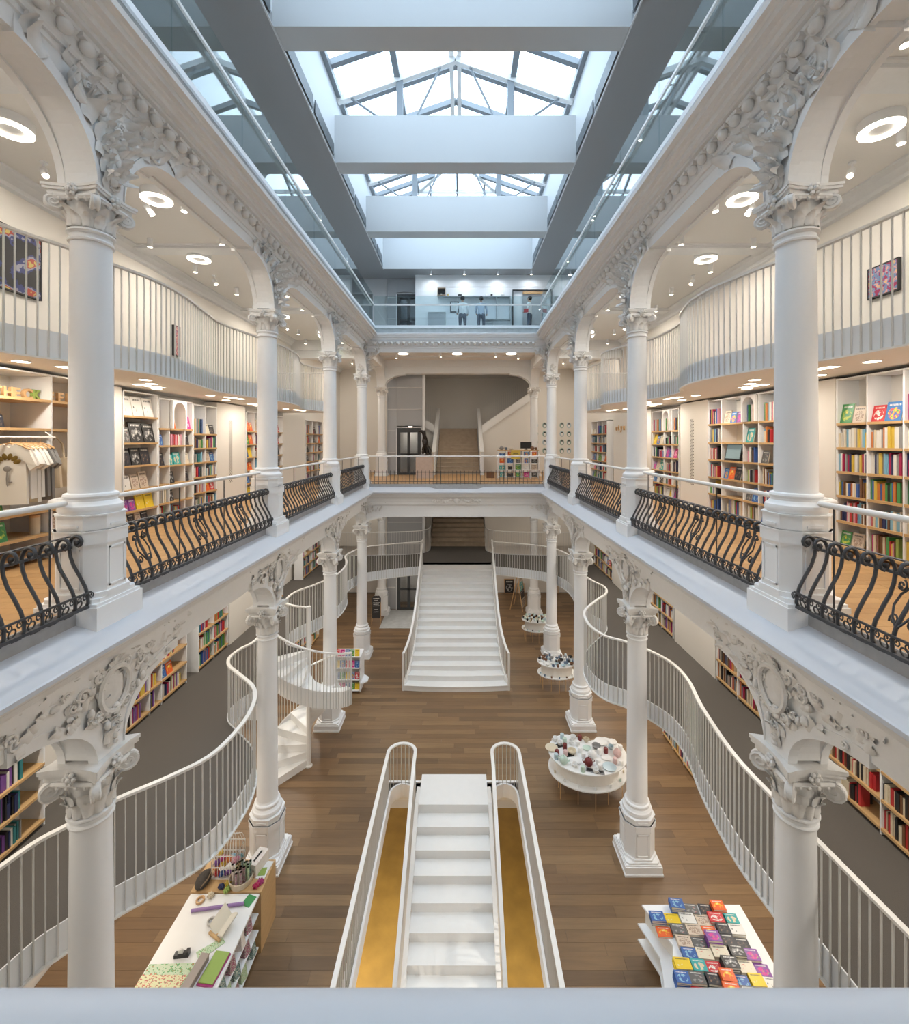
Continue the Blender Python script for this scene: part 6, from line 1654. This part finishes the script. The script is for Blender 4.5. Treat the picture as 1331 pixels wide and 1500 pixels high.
# ================================================================ UPPER GALLERY BACK HALL
t = thing('stone_pedestal', 'pinkish stone block under the dog statue beside the back stair', 'pedestal', (-1.42, 19.3, Z_L1))
b = MB(); b.box(-0.36, -0.36, 0, 0.36, 0.36, 0.92); b.box(-0.38, -0.38, 0.92, 0.38, 0.38, 0.97); b.build('block', M['pinkstone'], t)
def skin_mesh(name, verts, edges, radii, sub=2, root=0, mats=None):
    me = bpy.data.meshes.new(name); me.from_pydata(verts, edges, []); o = bpy.data.objects.new('tmp', me); COL.objects.link(o)
    sk = o.modifiers.new('skin', 'SKIN'); sd = o.modifiers.new('sub', 'SUBSURF'); sd.levels = sub
    for i, r in enumerate(radii):
        sv = me.skin_vertices[0].data[i]; sv.radius = (r, r) if not isinstance(r, tuple) else r; sv.use_root = (i == root)
    dg = bpy.context.evaluated_depsgraph_get(); out = bpy.data.meshes.new_from_object(o.evaluated_get(dg)); bpy.data.objects.remove(o)
    out.name = name; out.polygons.foreach_set('use_smooth', [True]*len(out.polygons)); return out
dv = [(0.10, 0.22, 0.14), (0.05, 0.10, 0.34), (0.0, -0.02, 0.58), (-0.02, -0.06, 0.76), (-0.05, -0.08, 0.92), (-0.16, -0.09, 0.98), (-0.28, -0.10, 0.95), (-0.01, -0.08, 0.55), (-0.06, -0.13, 0.30), (-0.07, -0.14, 0.03), (0.06, -0.13, 0.30), (0.06, -0.14, 0.03), (0.22, 0.06, 0.16), (0.18, -0.12, 0.05), (-0.06, 0.12, 0.16), (-0.10, -0.08, 0.05), (0.24, 0.34, 0.06), (0.02, -0.07, 1.0)]
de = [(0, 1), (1, 2), (2, 3), (3, 4), (4, 5), (5, 6), (2, 7), (7, 8), (8, 9), (7, 10), (10, 11), (0, 12), (12, 13), (0, 14), (14, 15), (0, 16), (4, 17)]
dr_ = [0.14, 0.13, 0.13, 0.075, 0.075, 0.06, 0.032, 0.10, 0.045, 0.035, 0.045, 0.035, 0.09, 0.04, 0.09, 0.04, 0.02, 0.03]
dm = skin_mesh('dog_body', dv, de, dr_, 2, 0); dm.materials.append(M['bronze'])
t = thing('dog_statue', 'dark bronze statue of a sitting dog beside the back stair', 'statue', (-1.42, 19.3, Z_L1+0.975))
link('dog_body', dm, t, (0, 0, 0.02), (0, 0, 0.15), (1.05, 1.05, 1.05))
b = MB(); b.box(-0.24, -0.24, 0, 0.28, 0.34, 0.03); b.build('base', M['bronze'], t)
# low shelf unit with small goods
t = thing('shelf_unit', 'low white shelf unit of goods with oak top at the back of the gallery', 'shelf', (1.72, 18.9, Z_L1))
b = MB(); b.box(0, 0, 1.18, 1.75, 0.4, 1.21); b.build('top', M['oak'], t)
for x in (0, 0.34, 0.68, 1.03, 1.38, 1.72):
    b = MB(); b.box(x, 0.01, 0, x+0.025, 0.39, 1.18); b.build('upright', M['white'], t)
for z in (0.05, 0.35, 0.63, 0.90):
    b = MB(); b.box(0.0, 0.01, z, 1.745, 0.39, z+0.02); b.build('shelf', M['oak'] if z > 0.8 else M['white'], t)
gr = random.Random(9)
for lev, z in enumerate((0.071, 0.371, 0.651, 0.921)):
    for q in range(5):
        a = gr.choice(AN); w, h = gr.uniform(0.14, 0.24), gr.uniform(0.15, 0.22)
        b = MB(); b.box(-w/2, 0, 0, w/2, 0.1, h); o = b.build('goods_box', ART[a], None, (1.72+0.19+0.345*q, 18.98, Z_L1+z)); tag(o, '%s %s box on the %s shelf, low gallery unit' % (nth('gd', a, lev), a, ('lowest', 'second', 'third', 'upper')[lev]), 'box', 'goods on the low unit')
t = thing('yellow_sign', 'bright yellow sign on the low shelf unit in the gallery', 'sign', (2.48, 18.892, Z_L1+0.82)); b = MB(); b.box(-0.2, 0, 0, 0.2, 0.015, 0.38); b.build('board', PM['yellow'], t)
b = MB(); b.box(-0.11, -0.003, 0.23, 0.11, 0, 0.25).box(-0.13, -0.003, 0.18, 0.13, 0, 0.195).box(-0.09, -0.003, 0.13, 0.09, 0, 0.145); b.build('lettering', PM['black'], t)
t = thing('monitor', 'black computer monitor on the low shelf unit', 'monitor', (2.95, 19.1, Z_L1+1.211)); b = MB(); b.box(-0.24, 0, 0.06, 0.24, 0.03, 0.34); b.build('screen', M['black'], t); b = MB(); b.box(-0.08, -0.05, 0, 0.08, 0.08, 0.012).box(-0.02, 0.01, 0.01, 0.02, 0.03, 0.08); b.build('stand', M['black'], t)
for q, (x, cc, kd) in enumerate(((1.9, 'grey', 'pot'), (2.1, 'slate blue', 'jar'), (2.3, 'white', 'bowl'), (3.22, 'brown', 'pot'), (3.38, 'brown', 'jar'))): ware(kd, (x, 19.1, Z_L1+1.211), cc, 'on top of the gallery shelf unit', 1.3)
t = thing('crate', 'small brown wooden crate on the floor by the back stair', 'crate', (1.42, 19.2, Z_L1)); b = MB(); b.box(-0.17, -0.15, 0, 0.17, -0.13, 0.26).box(-0.17, 0.13, 0, 0.17, 0.15, 0.26).box(-0.17, -0.13, 0, -0.15, 0.13, 0.26).box(0.15, -0.13, 0, 0.17, 0.13, 0.26).box(-0.15, -0.13, 0, 0.15, 0.13, 0.02); b.build('crate_body', PM['brown'], t)
# oval plates on the wall
pm_ = MB(); pm_.ball((0, 0, 0), (0.115, 0.02, 0.15), 20, 8); pmd = pm_.mesh('rim', [M['step']], 60)
pi_ = MB(); pi_.ball((0, -0.012, -0.02), (0.06, 0.014, 0.10), 14, 6); pid = pi_.mesh('portrait', [M['step']], 60)
hr_ = MB(); hr_.ball((0, -0.010, 0.045), (0.07, 0.013, 0.06), 14, 6); hrd = hr_.mesh('hair', [PM['black']], 60)
gl = mat('plate_green', (0.30, 0.42, 0.38), 0.35)
for ci, x in enumerate((3.98, 4.42, 5.30, 5.66)):
    for ri, z in enumerate((8.72, 8.28, 7.85, 7.42)):
        t = thing('wall_plate', 'oval portrait plate on the back wall, %s column, %s row' % (('first', 'second', 'third', 'fourth')[ci], ('top', 'second', 'third', 'bottom')[ri]), 'plate', (x, 22.69, z), 0, 'oval portrait plates')
        o = link('rim', pmd, t); paint(o, gl if (ci+ri) % 3 else CW['pale blue']); link('portrait', pid, t); link('hair', hrd, t)
# pictures on the upper mezzanine walls
def picture(s, y, z, w, h, m, lab):
    t = thing('picture', lab, 'picture', (s*(WX-0.002), y, z), 0); b = MB(); b.box(-s*0.04, -w/2, 0, 0, w/2, h); b.build('canvas', m, t)
    b = MB(); e = 0.02; b.box(-s*0.045, -w/2-e, -e, -s*0.0, w/2+e, 0).box(-s*0.045, -w/2-e, h, 0, w/2+e, h+e).box(-s*0.045, -w/2-e, 0, 0, -w/2, h).box(-s*0.045, w/2, 0, 0, w/2+e, h); b.build('edge', PM['black'], t)
picture(-1, 6.05, 10.02, 0.95, 0.85, art('painting_black', [K_, K_, K_, (0.04, 0.05, 0.16), (0.30, 0.30, 0.36), (0.35, 0.06, 0.04), (0.5, 0.4, 0.12)], 2.0, 2), 'dark colourful painting on the left upper mezzanine wall')
picture(1, 6.15, 9.98, 0.42, 0.40, art('painting_red', [(0.35, 0.02, 0.10), (0.15, 0.25, 0.45), (0.72, 0.35, 0.3), (0.7, 0.55, 0.15)], 4, 6), 'small crimson painting on the right upper mezzanine wall')
picture(-1, 9.65, 9.80, 0.18, 0.62, art('painting_strip', [(0.7, 0.5, 0.4), (0.5, 0.1, 0.15), (0.1, 0.1, 0.12), (0.2, 0.3, 0.5)], 9, 3), 'narrow patterned hanging on the left upper mezzanine wall')
# wooden letters on the far right panel
for k, ch in enumerate('etyu'):
    cu = bpy.data.curves.new('letter', 'FONT'); cu.body = ch; cu.size = 0.30; cu.extrude = 0.015; cu.offset = 0.005
    tmp = bpy.data.objects.new('tmp', cu); COL.objects.link(tmp); dg = bpy.context.evaluated_depsgraph_get(); me = bpy.data.meshes.new_from_object(tmp.evaluated_get(dg)); bpy.data.objects.remove(tmp)
    for v in me.vertices: v.co = Vector((v.co.x, -v.co.z, v.co.y))
    me.materials.clear(); me.materials.append(M['hanger'])
    o = link('wooden_letter', me, None, (5.70, 15.9-0.24*k, 8.30), (0, 0, -PI/2)); tag(o, 'brown letter %s fixed to the far right wall panel' % ch, 'letter', 'letters on the wall panel')

# ================================================================ TOP STOREY: SHELVES AND PEOPLE
YW = 20.4
t = thing('wall_shelf', 'long thin grey wall shelf behind the people on the top storey', 'shelf', (0, YW, 0))
b = MB(); b.box(-0.9, -0.25, 14.48, 2.4, 0, 14.52); b.build('shelf_board', M['concrete'], t); b = MB(); b.box(1.75, -0.25, 13.47, 1.78, 0, 14.48).box(2.37, -0.25, 13.47, 2.40, 0, 14.48).box(1.2, -0.25, 13.43, 2.40, 0, 13.47); b.build('frame', M['concrete'], t)
for x0, x1, z0, z1, lab, m in ((-0.92, -0.55, 14.53, 14.88, 'small brown box shelf on the top storey wall', 'stone'), (-1.35, -0.55, 12.605, 13.78, 'grey cabinet left of the people on the top storey', 'concrete'), (1.2, 1.6, 12.605, 13.3, 'low grey cabinet between the people on the top storey', 'concrete')):
    t = thing('cabinet', lab, 'cabinet', (0.5*(x0+x1), YW-0.002, z0)); w = (x1-x0)/2; h = z1-z0; b = MB(); b.box(-w, -0.28, 0, -w+0.03, 0, h).box(w-0.03, -0.28, 0, w, 0, h).box(-w, -0.28, 0, w, 0, 0.03).box(-w, -0.28, h-0.03, w, 0, h); b.build('carcass', M[m], t); b = MB(); b.box(-w+0.03, -0.1 if h < 0.5 else -0.26, 0.03, w-0.03, -0.08 if h < 0.5 else -0.24, h-0.03); b.build('panel', M['liftgrey'] if h > .5 else M['dark'], t)
t = thing('wall_cupboard', 'framed grey cupboard with wooden shelf at the right of the top storey', 'cupboard', (3.4, YW, Z_L2)); b = MB(); b.box(-0.9, -0.1, 0, -0.86, 0, 2.25).box(0.86, -0.1, 0, 0.9, 0, 2.25).box(-0.9, -0.1, 2.21, 0.9, 0, 2.25); b.build('frame', M['dark'], t); b = MB(); b.box(-0.42, -0.12, 2.05, 0.7, 0, 2.15); b.build('wood_top', M['oak'], t); b = MB(); b.box(-0.42, -0.06, 0.0, 0.7, -0.04, 2.05); b.build('panel', M['liftgrey'], t)
t = thing('framed_print', 'black framed print on the top storey wall beside the first person', 'picture', (-0.15, YW, 13.82)); b = MB(); b.box(-0.2, -0.03, 0, 0.2, 0, 0.5); b.build('frame', PM['black'], t); b = MB(); b.box(-0.15, -0.034, 0.05, 0.15, -0.03, 0.45); b.build('print', M['step'], t)
mb = MB(); mb.box(-1.35, YW-0.02, 15.0, 3.9, YW, 15.45); struct(mb.build('trim_15', M['white']), 'long white panel above the top storey shelves')
for q, (x, cc, kd) in enumerate(((-0.75, 'white', 'jar'), (-0.45, 'gold', 'jar'), (0.1, 'black', 'bowl'), (1.3, 'white', 'jar'), (2.05, 'white', 'pot'), (1.55, 'black', 'jar'))): ware(kd, (x, YW-0.13, 14.521 if q else 14.561), cc, 'on the top storey wall shelf', 1.3 if q else 1.0)
def person(x, y, rz, shirt, trousers, hair, arm_up, lab):
    v = [(0, 0, 0.95), (0, 0, 1.15), (0, 0.0, 1.35), (0, -0.0, 1.46), (0, 0.01, 1.55), (0, 0.03, 1.66), (0, 0.02, 1.74),
         (0.19, 0, 1.40), (0.25, 0.02, 1.13), (0.23, 0.16, 0.98 if not arm_up else 1.2), (0.22, 0.22, 0.96 if not arm_up else 1.24),
         (-0.19, 0, 1.40), (-0.25, 0.02, 1.13), (-0.22, 0.18, 1.02), (-0.21, 0.25, 1.02),
         (0.10, 0, 0.88), (0.11, 0.01, 0.48), (0.11, -0.02, 0.08), (0.12, 0.13, 0.04), (-0.10, 0, 0.88), (-0.11, 0.01, 0.48), (-0.11, -0.02, 0.08), (-0.12, 0.13, 0.04)]
    e = [(0, 1), (1, 2), (2, 3), (3, 4), (4, 5), (5, 6), (2, 7), (7, 8), (8, 9), (9, 10), (2, 11), (11, 12), (12, 13), (13, 14), (0, 15), (15, 16), (16, 17), (17, 18), (0, 19), (19, 20), (20, 21), (21, 22)]
    r = [(0.15, 0.11), (0.145, 0.10), (0.16, 0.105), (0.065, 0.06), (0.055, 0.055), (0.08, 0.095), (0.06, 0.07), (0.065, 0.065), 0.045, 0.035, 0.04, 0.065, 0.045, 0.035, 0.04, (0.095, 0.10), 0.065, 0.045, 0.04, (0.095, 0.10), 0.065, 0.045, 0.04]
    r = [q if isinstance(q, tuple) else (q, q) for q in r]
    me = skin_mesh('body', v, e, r, 2, 0)
    sk = mat('skin', (0.50, 0.32, 0.24), 0.5); ms = [sk, shirt, trousers, M['dark']]
    for m in ms: me.materials.append(m)
    for p in me.polygons:
        c = p.center; k = 0
        if c.z < 0.09: k = 3
        elif c.z < 0.97 and abs(c.x) < 0.185: k = 2
        elif c.z < 1.475 and not (c.y > 0.10 and abs(c.x) > 0.15 and c.z < 1.3): k = 1
        p.material_index = k
    t = thing('person', lab, 'person', (x, y, Z_L2), rz, 'people on the top storey'); link('body', me, t)
    b = MB(); b.ball((0, -0.012, 1.675), (0.094, 0.10, 0.112), 14, 8); b.build('hair', hair, t, smooth=60)
    b = MB(); b.ball((0.0, 0.125, 1.63), (0.014, 0.02, 0.02), 6, 4); b.ball((0.088, 0.02, 1.64), (0.012, 0.02, 0.03), 6, 4); b.ball((-0.088, 0.02, 1.64), (0.012, 0.02, 0.03), 6, 4); b.build('nose_and_ears', sk, t, smooth=60)
    b = MB()
    for sg in (-1, 1): b.ball((sg*0.032, 0.112, 1.665), (0.012, 0.008, 0.008), 6, 4)
    b.box(-0.022, 0.108, 1.595, 0.022, 0.116, 1.602); b.build('eyes_and_mouth', M['dark'], t)
    return t
shw, shb, jean = mat('shirt_white', (0.82, 0.83, 0.84), 0.8), mat('shirt_pale_blue', (0.42, 0.48, 0.58), 0.8), mat('jeans', (0.07, 0.085, 0.12), 0.8)
hairm = mat('dark_hair', (0.02, 0.017, 0.015), 0.6)
p = person(0.22, 19.75, 0.1, shw, jean, hairm, False, 'person in a white shirt and dark jeans with apron straps, seen from behind, left')
b = MB(); b.tube([(-0.1, -0.115, 1.36), (0.09, -0.12, 0.98)], 0.012, 5); b.tube([(0.1, -0.115, 1.36), (-0.09, -0.12, 0.98)], 0.012, 5); b.build('apron_straps', M['step'], p)
person(1.05, 19.8, -0.15, shb, jean, hairm, False, 'person in a pale blue shirt with head bowed, seen from behind, in the middle')
p = person(3.2, 19.75, 1.15, shw, jean, hairm, True, 'person in a white shirt with a red bag reaching left at the cupboard')
b = MB(); b.box(-0.30, -0.02, 0.98, -0.26, 0.18, 1.14); b.build('red_bag', PM['red'], p)
